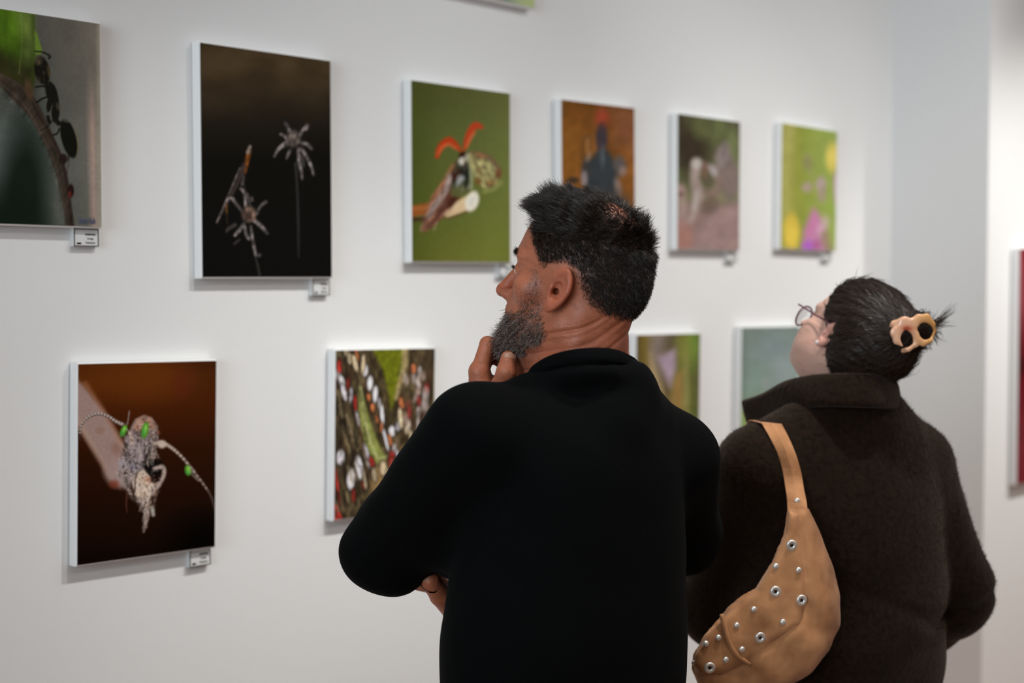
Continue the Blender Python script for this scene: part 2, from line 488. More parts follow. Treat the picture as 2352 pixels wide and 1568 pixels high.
def paint_ladybird(p):
    p.grad((960, 330), (1180, 400), [(0, (66, 72, 24)), (.5, (88, 92, 40)), (1, (118, 124, 58))])
    p.grad((1060, 190), (1060, 605), [(0, (84, 84, 46)), (.3, (92, 98, 50)), (.7, (86, 94, 32)), (1, (94, 96, 24))], .5)
    p.mix(np.clip((1010 - p.x) / 60, 0, 1) * .35, (58, 66, 16))
    S = p.stroke
    S([(940, 486), (975, 480), (1000, 474)], [26, 26, 20], (140, 76, 30), 5); S([(940, 506), (985, 500)], 8, (60, 36, 22), 5, .9); S([(940, 480), (985, 476)], 6, (166, 100, 46), 5, .7)
    # curl of dead leaf
    p.poly([(1048, 365), (1038, 392), (1014, 420), (992, 452), (972, 500), (966, 532), (982, 530), (1010, 505), (1030, 492), (1042, 470), (1036, 440), (1042, 410), (1062, 380)], (112, 74, 56), 6)
    S([(1040, 380), (1018, 420), (996, 452), (980, 490)], [8, 9, 10, 8], (150, 96, 64), 6, .8)
    S([(1034, 405), (1022, 440), (1000, 470), (984, 498)], [14, 12, 12, 8], (152, 138, 130), 7, .8)
    S([(1016, 480), (1000, 505), (985, 522)], [20, 16, 8], (86, 48, 36), 8, .8)
    p.blob(1040, 464, 18, 18, 0, (72, 36, 24), .7)
    # stick with a pale cut end
    p.poly([(1022, 492), (1050, 462), (1082, 442), (1092, 470), (1076, 482), (1048, 492), (1026, 500)], (206, 176, 132), 5)
    S([(1025, 502), (1062, 490), (1082, 480)], 4, (96, 58, 38), 5, .8)
    p.blob(1084, 462, 15, 24, 18, (216, 208, 188), .35); p.blob(1084, 462, 6, 12, 18, (198, 194, 180), .8, .8)
    # body
    p.poly([(1062, 350), (1048, 375), (1038, 400), (1040, 414), (1034, 440), (1044, 452), (1078, 440), (1082, 400), (1080, 370), (1072, 352)], (72, 72, 50), 6)
    p.blob(1063, 356, 9, 8, 0, (44, 20, 14), .5); p.blob(1060, 371, 7, 10, 20, (206, 200, 182), .6); p.blob(1074, 362, 7, 10, 0, (176, 170, 144), .7, .8)
    S([(1042, 415), (1058, 400), (1068, 385)], [10, 16, 10], (34, 28, 22), 6); p.blob(1072, 400, 6, 22, 0, (30, 34, 26), .6); p.blob(1046, 398, 8, 14, 20, (64, 24, 16), .6, .8)
    p.blob(1056, 412, 6, 12, 40, (148, 146, 148), .7, .9); S([(1050, 425), (1064, 410)], 6, (150, 150, 152), 5, .7)
    p.blob(1072, 424, 6, 9, 0, (32, 38, 26), .6); p.blob(1056, 440, 20, 12, 0, (92, 92, 46), .8, .8); S([(1080, 375), (1083, 410), (1082, 432)], 7, (150, 152, 116), 5, .8)
    # membrane wing
    p.poly([(1076, 350), (1100, 352), (1124, 362), (1142, 380), (1148, 402), (1142, 420), (1128, 432), (1112, 432), (1098, 420), (1088, 400), (1080, 380)], (148, 140, 88), 6)
    S([(1076, 350), (1100, 352), (1124, 362), (1142, 382), (1147, 405)], [4, 6, 10, 10, 8], (112, 84, 60), 6, .9); S([(1096, 356), (1110, 360)], 9, (176, 112, 66), 6, .8)
    p.blob(1145, 398, 6, 11, 10, (112, 62, 38), .7); p.blob(1098, 416, 8, 8, 0, (116, 72, 30), .8, .8); p.blob(1128, 420, 11, 9, -20, (124, 84, 46), .8, .7); p.blob(1106, 384, 5, 14, -20, (176, 164, 112), .8, .7); p.blob(1100, 390, 4, 10, 0, (120, 84, 44), .8, .6)
    S([(1112, 440), (1134, 434), (1152, 418)], 7, (140, 142, 78), 6, .8)
    wing = [(1076, 350), (1100, 352), (1124, 362), (1142, 380), (1148, 402), (1142, 420), (1128, 432), (1112, 432), (1098, 420), (1088, 400), (1080, 380)]
    p.texture(p.inside(wing), 5, 12, .5, 141, -30)
    p.dashes(26, 9, wing, 16, 2.2, 70, ((118, 88, 50), (176, 164, 116), (98, 70, 44)), .6)
    leaf = [(1048, 365), (1038, 392), (1014, 420), (992, 452), (972, 500), (966, 532), (982, 530), (1010, 505), (1030, 492), (1042, 470), (1036, 440), (1042, 410), (1062, 380)]
    p.texture(p.inside(leaf), 4, 22, .6, 142, 38)
    p.dashes(40, 10, leaf, 20, 2.6, 118, ((158, 142, 132), (80, 44, 32), (140, 84, 60), (176, 150, 130)), .6)
    body = [(1062, 350), (1038, 400), (1034, 440), (1078, 440), (1082, 400), (1072, 352)]
    p.dashes(50, 11, body, 9, 3, 110, ((22, 22, 18), (150, 148, 130), (90, 92, 50), (110, 50, 26), (60, 66, 48)), .7)
    p.dashes(20, 12, [(1022, 494), (1080, 448), (1088, 474), (1028, 500)], 18, 2, -28, ((226, 200, 160), (160, 120, 82)), .5)
    # two raised wing cases
    S([(1004, 360), (1008, 345), (1018, 330), (1032, 322), (1046, 332), (1058, 346)], [9, 13, 15, 15, 12, 6], (176, 54, 18), 4)
    S([(1006, 354), (1016, 338), (1032, 332), (1048, 342)], [5, 7, 7, 5], (206, 92, 46), 5, .8)
    S([(1066, 344), (1072, 326), (1080, 304), (1092, 288), (1106, 292)], [5, 14, 16, 16, 9], (178, 58, 24), 4)
    S([(1072, 338), (1080, 318), (1090, 304)], [4, 6, 5], (206, 104, 56), 5, .8)
    p.grain(6, .04, 13); p.grain(3, .03, 15)


def paint_fly(p):
    p.grad((1290, 0), (1462, 0), [(0, (138, 84, 26)), (.4, (122, 72, 26)), (1, (118, 66, 28))])
    p.grad((0, 232), (0, 470), [(0, (92, 54, 18)), (.15, (112, 66, 24)), (1, (148, 92, 34))], .5)
    f = fbm((p.x + p.y * .4) / 26, (p.y - p.x * .6) / 60, 21)
    p.mix(np.clip(f * 2 - .9, 0, 1) * .5, (84, 50, 18)); p.mix(np.clip(.8 - f * 2, 0, 1) * .5, (172, 112, 48))
    p.poly([(1460, 240), (1400, 250), (1420, 330), (1462, 360)], (126, 78, 56), 40, .6)
    S = p.stroke
    S([(1340, 400), (1338, 330), (1350, 312), (1356, 340)], 7, (92, 62, 34), 8, .8); S([(1412, 340), (1416, 312)], 6, (110, 74, 50), 8, .6)
    S([(1350, 320), (1350, 350)], 5, (176, 136, 92), 8, .5)
    p.blob(1383, 272, 16, 22, 0, (140, 58, 36), .9); p.blob(1383, 268, 9, 12, 0, (156, 64, 40), .9)
    p.blob(1382, 318, 14, 34, 0, (62, 52, 56), .6)
    p.poly([(1372, 345), (1396, 345), (1412, 370), (1420, 400), (1416, 470), (1350, 470), (1342, 410), (1352, 372)], (52, 56, 58), 12)
    p.blob(1346, 392, 10, 30, 5, (56, 54, 52), .6); p.blob(1424, 380, 14, 22, -10, (84, 76, 72), .7); p.blob(1430, 392, 8, 12, 0, (138, 112, 100), .8, .8)
    p.blob(1384, 360, 5, 24, 0, (84, 92, 94), .8, .8); p.blob(1342, 410, 7, 18, 0, (150, 134, 134), .7, .8); p.blob(1420, 430, 8, 22, -10, (140, 118, 108), .8, .7)
    p.blob(1316, 414, 14, 8, 0, (60, 46, 34), .7); p.blob(1352, 360, 5, 12, 20, (160, 140, 130), .8, .5)
    p.blob(1390, 500, 60, 60, 0, (60, 58, 56), .8); p.grain(14, .1, 23)


def paint_mantis(p):
    p.grad((0, 262), (0, 575), [(0, (64, 56, 40)), (.2, (70, 66, 44)), (.5, (84, 84, 56)), (.62, (120, 112, 84)), (.7, (128, 104, 96)), (1, (128, 96, 88))])
    f = fbm(p.x / 30, p.y / 70, 31)
    up = np.clip((430 - p.y) / 60, 0, 1)
    p.mix(np.clip(f * 2.2 - .8, 0, 1) * .6 * up, (104, 112, 64)); p.blob(1586, 340, 34, 56, 0, (54, 42, 32), .9, .9)
    p.blob(1612, 290, 22, 30, 0, (96, 100, 58), 1, .8); p.blob(1655, 300, 26, 40, 0, (96, 102, 60), 1, .7); p.blob(1690, 270, 20, 30, 0, (60, 54, 44), 1, .8)
    p.blob(1684, 340, 14, 60, 0, (116, 124, 76), .9, .7); p.blob(1690, 430, 12, 40, 0, (128, 140, 76), .9, .8); p.blob(1560, 404, 10, 18, 0, (92, 92, 58), .9, .7)
    p.poly([(1550, 480), (1600, 520), (1640, 488), (1700, 456), (1700, 580), (1550, 580)], (142, 114, 108), 14)
    p.poly([(1550, 500), (1590, 520), (1580, 580), (1550, 580)], (148, 106, 94), 20, .8)
    g = (148, 128, 118)
    p.blob(1672, 402, 26, 62, -14, (116, 100, 92), .5); p.blob(1660, 356, 14, 30, 14, (126, 112, 106), .7); p.blob(1664, 345, 6, 16, 10, (110, 96, 92), .6)
    p.stroke([(1600, 374), (1596, 410), (1604, 450), (1592, 492), (1586, 508)], [24, 22, 26, 18, 12], g, 10)
    p.blob(1600, 376, 12, 12, 0, (178, 168, 158), .7, .9); p.stroke([(1594, 480), (1602, 440)], 9, (176, 166, 158), 9, .7)
    p.stroke([(1620, 380), (1640, 392), (1650, 420), (1640, 444), (1622, 440)], [16, 16, 16, 18, 14], (122, 100, 88), 10); p.blob(1638, 392, 9, 14, -30, (166, 156, 156), .8, .8)
    p.blob(1626, 410, 8, 18, 0, (92, 82, 62), .7); p.blob(1630, 470, 22, 16, -30, (96, 78, 66), .8, .8); p.blob(1618, 392, 5, 20, 0, (120, 84, 66), .8, .8)
    p.blob(1562, 440, 12, 18, 0, (150, 120, 112), .7); p.blob(1564, 446, 6, 6, 0, (92, 66, 62), .7); p.blob(1568, 476, 12, 24, 0, (150, 126, 116), .8, .8); p.blob(1575, 550, 16, 30, 0, (156, 106, 92), .9, .6)
    p.grain(18, .1, 33); p.grain(6, .04, 34)


def paint_meadow(p):
    p.grad((1795, 0), (1926, 0), [(0, (150, 146, 66)), (.2, (150, 146, 68)), (.35, (132, 140, 54)), (.7, (140, 152, 70)), (1, (138, 156, 72))])
    p.blob(1812, 370, 12, 130, 2, (160, 154, 86), .9, .7); p.blob(1826, 420, 14, 100, 0, (136, 136, 54), 1, .6)
    p.blob(1912, 362, 15, 34, 0, (206, 186, 84), .7); p.blob(1924, 355, 10, 24, 0, (208, 190, 88), .8)
    p.blob(1818, 532, 19, 42, 0, (200, 170, 60), .45); p.blob(1820, 536, 12, 28, 0, (208, 178, 66), .8)
    p.stroke([(1852, 360), (1860, 378), (1862, 410), (1854, 430)], [14, 16, 6, 16], (140, 138, 84), 10, .8); p.blob(1853, 372, 9, 17, 10, (132, 124, 82), .9, .8)
    p.blob(1854, 430, 12, 11, 0, (162, 138, 126), .7, .9); p.blob(1886, 424, 12, 18, 0, (164, 142, 134), .7); p.blob(1890, 446, 12, 18, 0, (150, 132, 112), .7, .9)
    p.blob(1921, 432, 7, 40, 0, (180, 146, 160), .6)
    p.poly([(1868, 476), (1880, 490), (1896, 520), (1904, 580), (1842, 580), (1846, 530)], (178, 116, 150), 14); p.poly([(1870, 486), (1878, 510), (1868, 540), (1850, 540)], (190, 112, 148), 14, .8)
    p.blob(1886, 530, 10, 16, 0, (196, 150, 166), .9, .8); p.blob(1856, 566, 14, 14, 0, (166, 90, 176), .8); p.blob(1876, 562, 8, 12, 0, (164, 84, 130), .8, .8)
    p.blob(1896, 508, 10, 14, 0, (176, 156, 140), .8, .8); p.stroke([(1894, 540), (1898, 560), (1908, 580)], [20, 18, 16], (144, 122, 96), 10, .9)
    p.blob(1906, 455, 10, 40, 0, (136, 154, 66), .8, .7); p.grain(20, .05, 43)


def paint_bugs(p):
    p.grad((300, 830), (340, 1290), [(0, (86, 38, 6)), (.1, (92, 42, 6)), (.25, (68, 26, 3)), (.45, (44, 16, 3)), (.7, (30, 11, 3)), (.9, (22, 8, 2)), (1, (10, 4, 2))])
    p.mix(np.clip((p.x - 340) / 160, 0, 1) * np.clip((960 - p.y) / 120, 0, 1) * .6, (40, 14, 4)); p.blob(480, 1250, 90, 70, 0, (3, 2, 1), 1, .9)
    p.blob(330, 870, 90, 50, 0, (98, 46, 8), 1, .5); p.blob(420, 880, 22, 34, 10, (86, 32, 12), 1, .6)
    S = p.stroke
    # blurred twig behind
    p.poly([(176, 870), (196, 890), (240, 945), (282, 1015), (294, 1060), (276, 1118), (252, 1096), (224, 1050), (186, 992), (160, 950)], (150, 122, 112), 12)
    S([(196, 880), (240, 948), (280, 1020)], 10, (170, 116, 86), 10, .45); S([(176, 960), (214, 1030), (256, 1100)], 10, (176, 140, 116), 12, .5)
    p.blob(266, 1030, 10, 14, -20, (136, 96, 80), .9, .7); p.blob(230, 988, 10, 8, 0, (138, 100, 84), .9, .6); p.blob(272, 1090, 34, 26, 35, (156, 128, 120), .7)
    p.blob(262, 1112, 12, 10, 0, (120, 50, 30), .9, .7)
    # wood stump
    bark = [(296, 990), (310, 962), (330, 953), (348, 958), (362, 978), (364, 1000), (356, 1022), (358, 1046), (352, 1068), (344, 1084), (322, 1086), (298, 1070), (288, 1030)]
    p.poly(bark, (122, 106, 104), 4)
    p.poly([(304, 984), (314, 962), (332, 954), (348, 960), (360, 978), (352, 990), (330, 984), (316, 990)], (172, 124, 100), 5, .9)
    p.poly([(284, 1000), (302, 996), (318, 1020), (330, 1060), (320, 1076), (296, 1050)], (146, 130, 130), 6, .9); p.poly([(330, 1020), (346, 1020), (344, 1060), (334, 1068)], (34, 26, 24), 6, .9)
    p.poly([(312, 1000), (322, 986), (336, 990), (330, 1010), (318, 1012)], (92, 70, 60), 5, .8); S([(352, 986), (354, 1020), (348, 1060)], [8, 10, 10], (118, 96, 84), 6, .9)
    S([(298, 994), (304, 1016)], 7, (196, 166, 140), 4, .9)
    p.poly([(272, 1056), (290, 1044), (310, 1056), (324, 1078), (306, 1096), (286, 1120), (270, 1096)], (152, 138, 138), 6); p.blob(306, 1070, 8, 8, 0, (112, 104, 124), .8, .7)
    p.poly([(276, 1072), (296, 1072), (304, 1100), (296, 1130), (278, 1110), (266, 1090)], (150, 130, 122), 6, .9)
    p.poly([(326, 1060), (346, 1052), (372, 1058), (378, 1080), (360, 1096), (332, 1090)], (12, 7, 5), 6)
    p.poly([(320, 1082), (332, 1080), (346, 1096), (366, 1100), (356, 1120), (344, 1146), (330, 1168), (312, 1140), (304, 1112), (308, 1092)], (204, 180, 158), 5)
    S([(354, 1076), (372, 1072), (377, 1086), (368, 1108), (350, 1130)], [8, 10, 9, 9, 12], (168, 146, 134), 4)
    p.poly([(346, 1094), (362, 1092), (368, 1104), (352, 1110), (344, 1104)], (26, 10, 6), 4); p.blob(338, 1102, 10, 8, 20, (176, 112, 80), .9, .7)
    S([(320, 1078), (311, 1100), (310, 1130)], 2.5, (30, 18, 14), 2.5); S([(290, 1100), (300, 1134), (318, 1150)], 12, (96, 80, 72), 8, .7)
    S([(330, 1150), (338, 1170), (334, 1200), (330, 1221)], [22, 16, 9, 3], (156, 134, 122), 5); S([(350, 1165), (352, 1182)], [9, 8], (160, 150, 136), 4); S([(360, 1128), (352, 1160)], 6, (96, 74, 58), 5, .7)
    S([(292, 1130), (290, 1160), (292, 1176)], [4, 3, 2], (90, 50, 36), 3, .8)
    tone = ((44, 34, 30), (70, 56, 50), (206, 188, 174), (178, 156, 142), (96, 78, 70))
    p.dashes(150, 3, [(284, 990), (300, 985), (322, 1020), (330, 1060), (306, 1096), (272, 1060)], 9, 2.2, 80, tone)
    p.dashes(110, 4, [(300, 990), (330, 952), (362, 975), (364, 1010), (330, 1000)], 7, 2.4, 30, tone + ((150, 92, 62),))
    p.dashes(120, 5, [(332, 1012), (362, 1000), (358, 1056), (340, 1070)], 9, 2.2, 95, tone)
    p.dashes(150, 6, [(266, 1084), (300, 1070), (312, 1140), (336, 1180), (300, 1140)], 7, 2.4, 55, tone)
    p.dashes(130, 7, [(310, 1090), (346, 1094), (366, 1110), (340, 1170), (312, 1140)], 8, 2.0, 75, ((226, 206, 184), (168, 132, 104), (120, 84, 62), (236, 218, 200), (188, 150, 120)))
    p.dashes(60, 8, [(322, 1150), (346, 1150), (340, 1200), (330, 1215)], 8, 2.0, 95, tone)
    # speckle of bark
    f = vnoise(p.x / 3.2, p.y / 3.2, 71); m = np.clip(0.5 - p.poly_d([(272, 1056), (296, 990), (330, 952), (364, 980), (364, 1040), (378, 1080), (352, 1180), (330, 1180), (300, 1140)]) / 5, 0, 1)
    p.mix(m * np.clip(f * 3 - 1.9, 0, 1) * .8, (36, 26, 24)); p.mix(m * np.clip(.9 - f * 3, 0, 1) * .6, (214, 200, 196))
    # beaded feelers
    left = spline([(183, 1010), (184, 988), (192, 968), (208, 955), (228, 950), (248, 956), (266, 968), (284, 976)], 40); right = spline([(356, 1018), (372, 1016), (388, 1024), (404, 1036), (424, 1056), (446, 1084), (466, 1110), (484, 1138), (495, 1175)], 46)
    S([tuple(q) for q in left], list(np.linspace(3, 9, 40)), (64, 46, 40), 2, curve=False); S([tuple(q) for q in right], list(np.linspace(11, 2.5, 46)), (84, 66, 58), 2, curve=False)
    for i, q in enumerate(left[4:]): p.blob(q[0], q[1] - 1, 2 + .04 * i, 1.6 + .05 * i, 0, (196, 180, 170) if i % 2 == 0 else (110, 92, 84), .6)
    for i, q in enumerate(right[:38]): p.blob(q[0], q[1], 4.4 - .075 * i, 4 - .07 * i, 0, (200, 178, 160) if i % 2 == 0 else (128, 104, 92), .6)
    p.blob(372, 1020, 10, 9, 0, (190, 168, 152), .6)
    # green bugs
    for cx, cy, rx, ry, an in ((284, 989, 7, 14, 24), (333, 988, 8, 19, 12), (432, 1080, 7, 12, -14)):
        p.blob(cx, cy, rx, ry, an, (70, 138, 28), .35); p.blob(cx + 1, cy - 3, rx * .45, ry * .55, an, (132, 192, 74), .9); p.blob(cx - 3, cy + 5, rx * .35, ry * .5, an, (60, 150, 80), .8, .6)
    for q in ([(292, 975), (295, 960), (297, 944)], [(276, 974), (270, 968)], [(290, 985), (298, 992)], [(326, 1006), (318, 1006)], [(338, 1006), (342, 1004)], [(330, 1006), (327, 1030)], [(440, 1088), (456, 1104)], [(438, 1072), (446, 1080)], [(436, 1084), (448, 1082)]):
        S(q, 2, (160, 150, 140), 2, .9)
    p.grain(4, .05, 73)


def paint_butterfly(p):
    rnd = random.Random(5)
    p.grad((770, 0), (1000, 0), [(0, (50, 40, 28)), (.5, (58, 46, 28)), (1, (62, 48, 32))])
    f = fbm(p.x / 9, p.y / 26, 81); p.mix(np.clip(f * 2.4 - 1.0, 0, 1) * .7, (116, 100, 66)); p.mix(np.clip(.75 - f * 1.8, 0, 1) * .9, (20, 16, 12))
    p.poly([(852, 795), (928, 795), (926, 840), (914, 885), (904, 928), (898, 940), (892, 900), (880, 850)], (98, 102, 16), 8); p.poly([(998, 830), (1003, 830), (1000, 930), (996, 930)], (112, 104, 20), 3)
    p.stroke([(930, 795), (928, 840), (916, 890), (910, 915)], [14, 12, 10, 8], (160, 140, 92), 8, .9)
    p.stroke([(826, 890), (834, 945), (848, 1000), (866, 1045), (878, 1050)], [8, 18, 26, 28, 18], (128, 134, 62), 6); p.stroke([(828, 890), (836, 950), (850, 1010), (868, 1050), (890, 1046), (904, 1030)], 4, (170, 164, 118), 4, .8)
    p.poly([(856, 1080), (880, 1056), (900, 1070), (912, 1040), (930, 1020), (926, 1060), (900, 1100), (870, 1125), (850, 1130)], (150, 118, 72), 14, .9)
    # rows of scales: (line, n, size, colour)
    w = (206, 198, 200); r = (160, 44, 36); o = (196, 110, 62); cr = (190, 168, 132)
    rows = [([(838, 850), (850, 880), (862, 905), (872, 930), (878, 955), (885, 1005)], 6, (8, 12), w), ([(846, 912), (856, 936), (866, 962), (876, 982)], 4, (6, 8), o),
            ([(776, 860), (786, 880), (790, 900), (806, 908), (820, 955)], 5, (8, 13), w), ([(780, 840), (800, 880), (816, 925)], 3, (6, 12), r),
            ([(782, 1050), (806, 1100), (826, 1075), (842, 1045)], 4, (12, 17), w), ([(854, 1060), (836, 1108), (812, 1138), (778, 1145), (774, 1103)], 5, (8, 12), r),
            ([(772, 1170), (780, 1190), (776, 1205)], 3, (8, 12), r), ([(900, 990), (914, 978), (906, 1032), (914, 1045)], 4, (8, 10), w), ([(950, 850), (966, 860), (960, 895), (970, 925), (982, 915), (960, 960)], 7, (8, 14), (176, 160, 150)),
            ([(980, 890), (962, 920), (940, 950)], 3, (8, 12), (150, 52, 44)), ([(950, 846), (922, 925), (896, 1010), (820, 815)], 4, (7, 10), o), ([(936, 980), (944, 1000), (920, 960), (930, 1060)], 4, (7, 14), cr), ([(900, 1050), (900, 1065)], 2, (9, 12), r),
            ([(796, 806), (808, 830), (834, 836)], 4, (8, 12), cr), ([(880, 1075), (860, 1090), (890, 1095), (838, 1100)], 4, (8, 14), cr)]
    for line, n, (a, b), col in rows:
        pts = spline(line, n) if len(line) > 2 and n != len(line) else np.array(line[:n] if n <= len(line) else line, float)
        for q in pts:
            sx = rnd.uniform(.85, 1.15)
            b *= 1.15; a *= .82; an = rnd.uniform(-16, 4)
            p.blob(q[0], q[1], a * sx + 2.5, b * sx + 3, an, (34, 26, 18), .5, .8)
            p.blob(q[0], q[1], a * sx, b * sx, an, tuple(min(255, c * sx) for c in col), .4)
    for k in range(26):
        x0 = rnd.uniform(772, 862); y0 = rnd.uniform(900, 1080)
        if x0 > 826 + (y0 - 890) * .2 - 14: continue
        p.stroke([(x0, y0), (x0 + rnd.uniform(4, 12), y0 + 40)], 3, rnd.choice(((140, 120, 84), (22, 18, 14), (168, 150, 116))), 3, .7)
    for k in range(70):
        x0 = rnd.uniform(770, 840); y0 = rnd.uniform(820, 1190); l = rnd.uniform(14, 40)
        p.stroke([(x0, y0), (x0 + l * .22, y0 + l)], rnd.uniform(2, 5), rnd.choice(((24, 18, 14), (30, 22, 16), (150, 132, 96), (110, 92, 62), (84, 50, 34))), 3, .6)
    for k in range(26):
        x0 = rnd.uniform(930, 998); y0 = rnd.uniform(840, 1060)
        p.blob(x0, y0, rnd.uniform(4, 8), rnd.uniform(8, 16), rnd.uniform(-10, 25), rnd.choice(((176, 158, 150), (150, 120, 100), (120, 56, 48), (70, 44, 30), (190, 178, 172))), .6, .6)
    for k in range(34):
        x0 = rnd.uniform(900, 996); y0 = rnd.uniform(830, 1120)
        p.stroke([(x0, y0), (x0 - rnd.uniform(3, 10), y0 + 24)], 3, rnd.choice(((140, 118, 84), (28, 20, 16), (96, 50, 36), (160, 140, 112))), 3, .5)
    p.texture(np.ones(len(p.x)), 3, 7, .28, 161, 10); p.grain(4, .12, 83)


def paint_orchid(p):
    p.grad((1460, 0), (1608, 0), [(0, (90, 74, 42)), (.14, (108, 88, 34)), (.28, (126, 108, 84)), (.5, (92, 78, 48)), (.62, (112, 112, 48)), (.8, (100, 100, 44)), (.88, (88, 104, 44)), (1, (90, 82, 50))])
    p.blob(1522, 800, 28, 60, 0, (122, 108, 100), 1, .8); p.blob(1545, 805, 20, 50, 0, (84, 72, 44), 1, .7); p.blob(1592, 790, 16, 50, 0, (104, 128, 48), 1, .8); p.blob(1570, 805, 18, 40, 0, (122, 122, 52), 1, .7)
    p.poly([(1512, 820), (1552, 800), (1552, 850), (1540, 892), (1526, 860)], (158, 136, 148), 14)
    p.poly([(1494, 812), (1506, 850), (1520, 890), (1530, 940), (1500, 930), (1492, 860)], (170, 144, 98), 14, .9); p.poly([(1552, 860), (1570, 850), (1572, 940), (1536, 940), (1544, 900)], (148, 112, 60), 16, .9)
    p.blob(1592, 900, 10, 60, 0, (92, 88, 44), .9, .7); p.blob(1576, 900, 8, 90, 0, (136, 128, 72), .9, .7); p.blob(1520, 1010, 60, 70, 0, (120, 96, 52), 1, .8); p.blob(1475, 950, 20, 90, 0, (104, 88, 50), 1, .6); p.grain(14, .08, 93)


def paint_teal(p):
    p.grad((1700, 750), (1750, 1040), [(0, (112, 122, 112)), (.2, (116, 130, 122)), (.5, (118, 138, 122)), (.75, (128, 138, 112)), (1, (120, 146, 60))])
    p.mix(np.clip((1722 - p.x) / 26, 0, 1) * .5, (86, 100, 86)); p.blob(1780, 800, 40, 40, 0, (116, 128, 128), 1, .7); p.blob(1800, 870, 30, 50, 0, (132, 140, 140), 1, .7)
    p.blob(1706, 960, 14, 30, 0, (130, 152, 76), 1, .8); p.blob(1758, 880, 10, 14, 0, (136, 142, 140), 1, .7); p.grain(22, .05, 97)


def paint_top(p):
    p.grad((1010, 0), (1230, 0), [(0, (120, 116, 92)), (.5, (116, 112, 86)), (.7, (128, 140, 120)), (.9, (168, 178, 120)), (1, (172, 182, 122))])
    p.mix(np.clip((-60 - p.y) / 200, 0, 1), (98, 112, 60)); p.blob(1120, -190, 60, 90, 0, (150, 90, 70), .8); p.grain(20, .08, 99)


def paint_red(p):
    x0 = 2340
    p.fill((104, 18, 26)); p.grad((0, 567), (0, 1112), [(0, (120, 30, 36)), (.22, (112, 30, 36)), (.3, (90, 18, 24)), (.45, (86, 18, 22)), (.5, (58, 10, 14)), (.56, (92, 14, 22)), (.8, (104, 34, 38)), (1, (112, 30, 36))])
    p.blob(2356, 680, 14, 90, 0, (140, 70, 72), 1, .6); p.blob(2500, 820, 90, 150, 0, (160, 60, 40), .8); p.blob(2500, 820, 40, 60, 0, (40, 8, 12), .8); p.grain(16, .08, 101)


PRINTS = []


def hang(label, quad, step, painter, s_off=0.0, group='insect photographs on the white wall', rot_fix=None, inv=None):
    """one canvas: quad = the four front corners as seen in the photograph; it is laid back on the plane of its wall as a true rectangle"""
    sf = FACE + s_off
    c = np.array([on_wall(px, py, sf) for px, py in quad])          # TL TR BR BL in (t, z)
    ctr = c.mean(0)
    wv = ((c[1] - c[0]) + (c[2] - c[3])) / 2; hv = ((c[0] - c[3]) + (c[1] - c[2])) / 2
    w = np.hypot(*wv); h = np.hypot(*hv)
    ang = (math.atan2(wv[1], wv[0]) + math.atan2(-hv[0], hv[1])) / 2
    e1 = np.array([math.cos(ang), math.sin(ang)]); e2 = np.array([-e1[1], e1[0]])

    def P(u, v, s):
        q = ctr + e1 * (u * w / 2) + e2 * (v * h / 2)
        return plan(q[0], s, q[1])
    root = empty('canvas_print', P(0, 0, s_off + 0.001))
    tag(root, label, 'picture', group)
    # stretched white panel, edges a little rounded
    V = []; 
    prof = ((1.0, s_off + 0.002), (1.0, sf - 0.0025), (0.0, sf - 0.0008))
    for inset, s in prof:
        k = 1.0 if inset else 1 - 0.0022 / (min(w, h) / 2)
        for u, v in ((-1, -1), (1, -1), (1, 1), (-1, 1)):
            V.append(P(u * k, v * k, s))
    F = [(3, 2, 1, 0), (8, 9, 10, 11)] + [(4 * r + i, 4 * r + (i + 1) % 4, 4 * r + 4 + (i + 1) % 4, 4 * r + 4 + i) for r in (0, 1) for i in range(4)]
    link('stretcher_panel', V, F, M_CANVAS, root)
    nu = max(8, int(np.hypot(quad[1][0] - quad[0][0], quad[1][1] - quad[0][1]) / step)); nv = max(8, int(abs(quad[3][1] - quad[0][1]) / step))
    uu, vv = np.meshgrid(np.linspace(-1, 1, nu + 1), np.linspace(-1, 1, nv + 1))
    kk = 1 - 0.0022 / (min(w, h) / 2)
    q = ctr[None] + (uu.ravel() * kk * w / 2)[:, None] * e1 + (vv.ravel() * kk * h / 2)[:, None] * e2
    X = np.stack([P0[0] + DX * q[:, 0] + NX * sf, P0[1] + DY * q[:, 0] + NY * sf, q[:, 1]], 1)
    px, py = project(X)
    pt = Paint(px, py)
    painter(pt)
    pt.c = pt.c * .92 + pt.c.mean(1, keepdims=True) * .08
    tint = np.clip(lin(pt.c) / lin((209, 207, 204)) * 0.80, 0, .9)
    idx = np.arange((nu + 1) * (nv + 1)).reshape(nv + 1, nu + 1)
    fc = np.stack([idx[:-1, :-1], idx[:-1, 1:], idx[1:, 1:], idx[1:, :-1]], -1).reshape(-1, 4)
    o = link('print', X, fc, M_PRINT, root, tint=tint)
    # a sheet of real thickness lying on the panel
    PRINTS.append((root, P, ctr, e1, e2, w, h, sf))
    return root, P


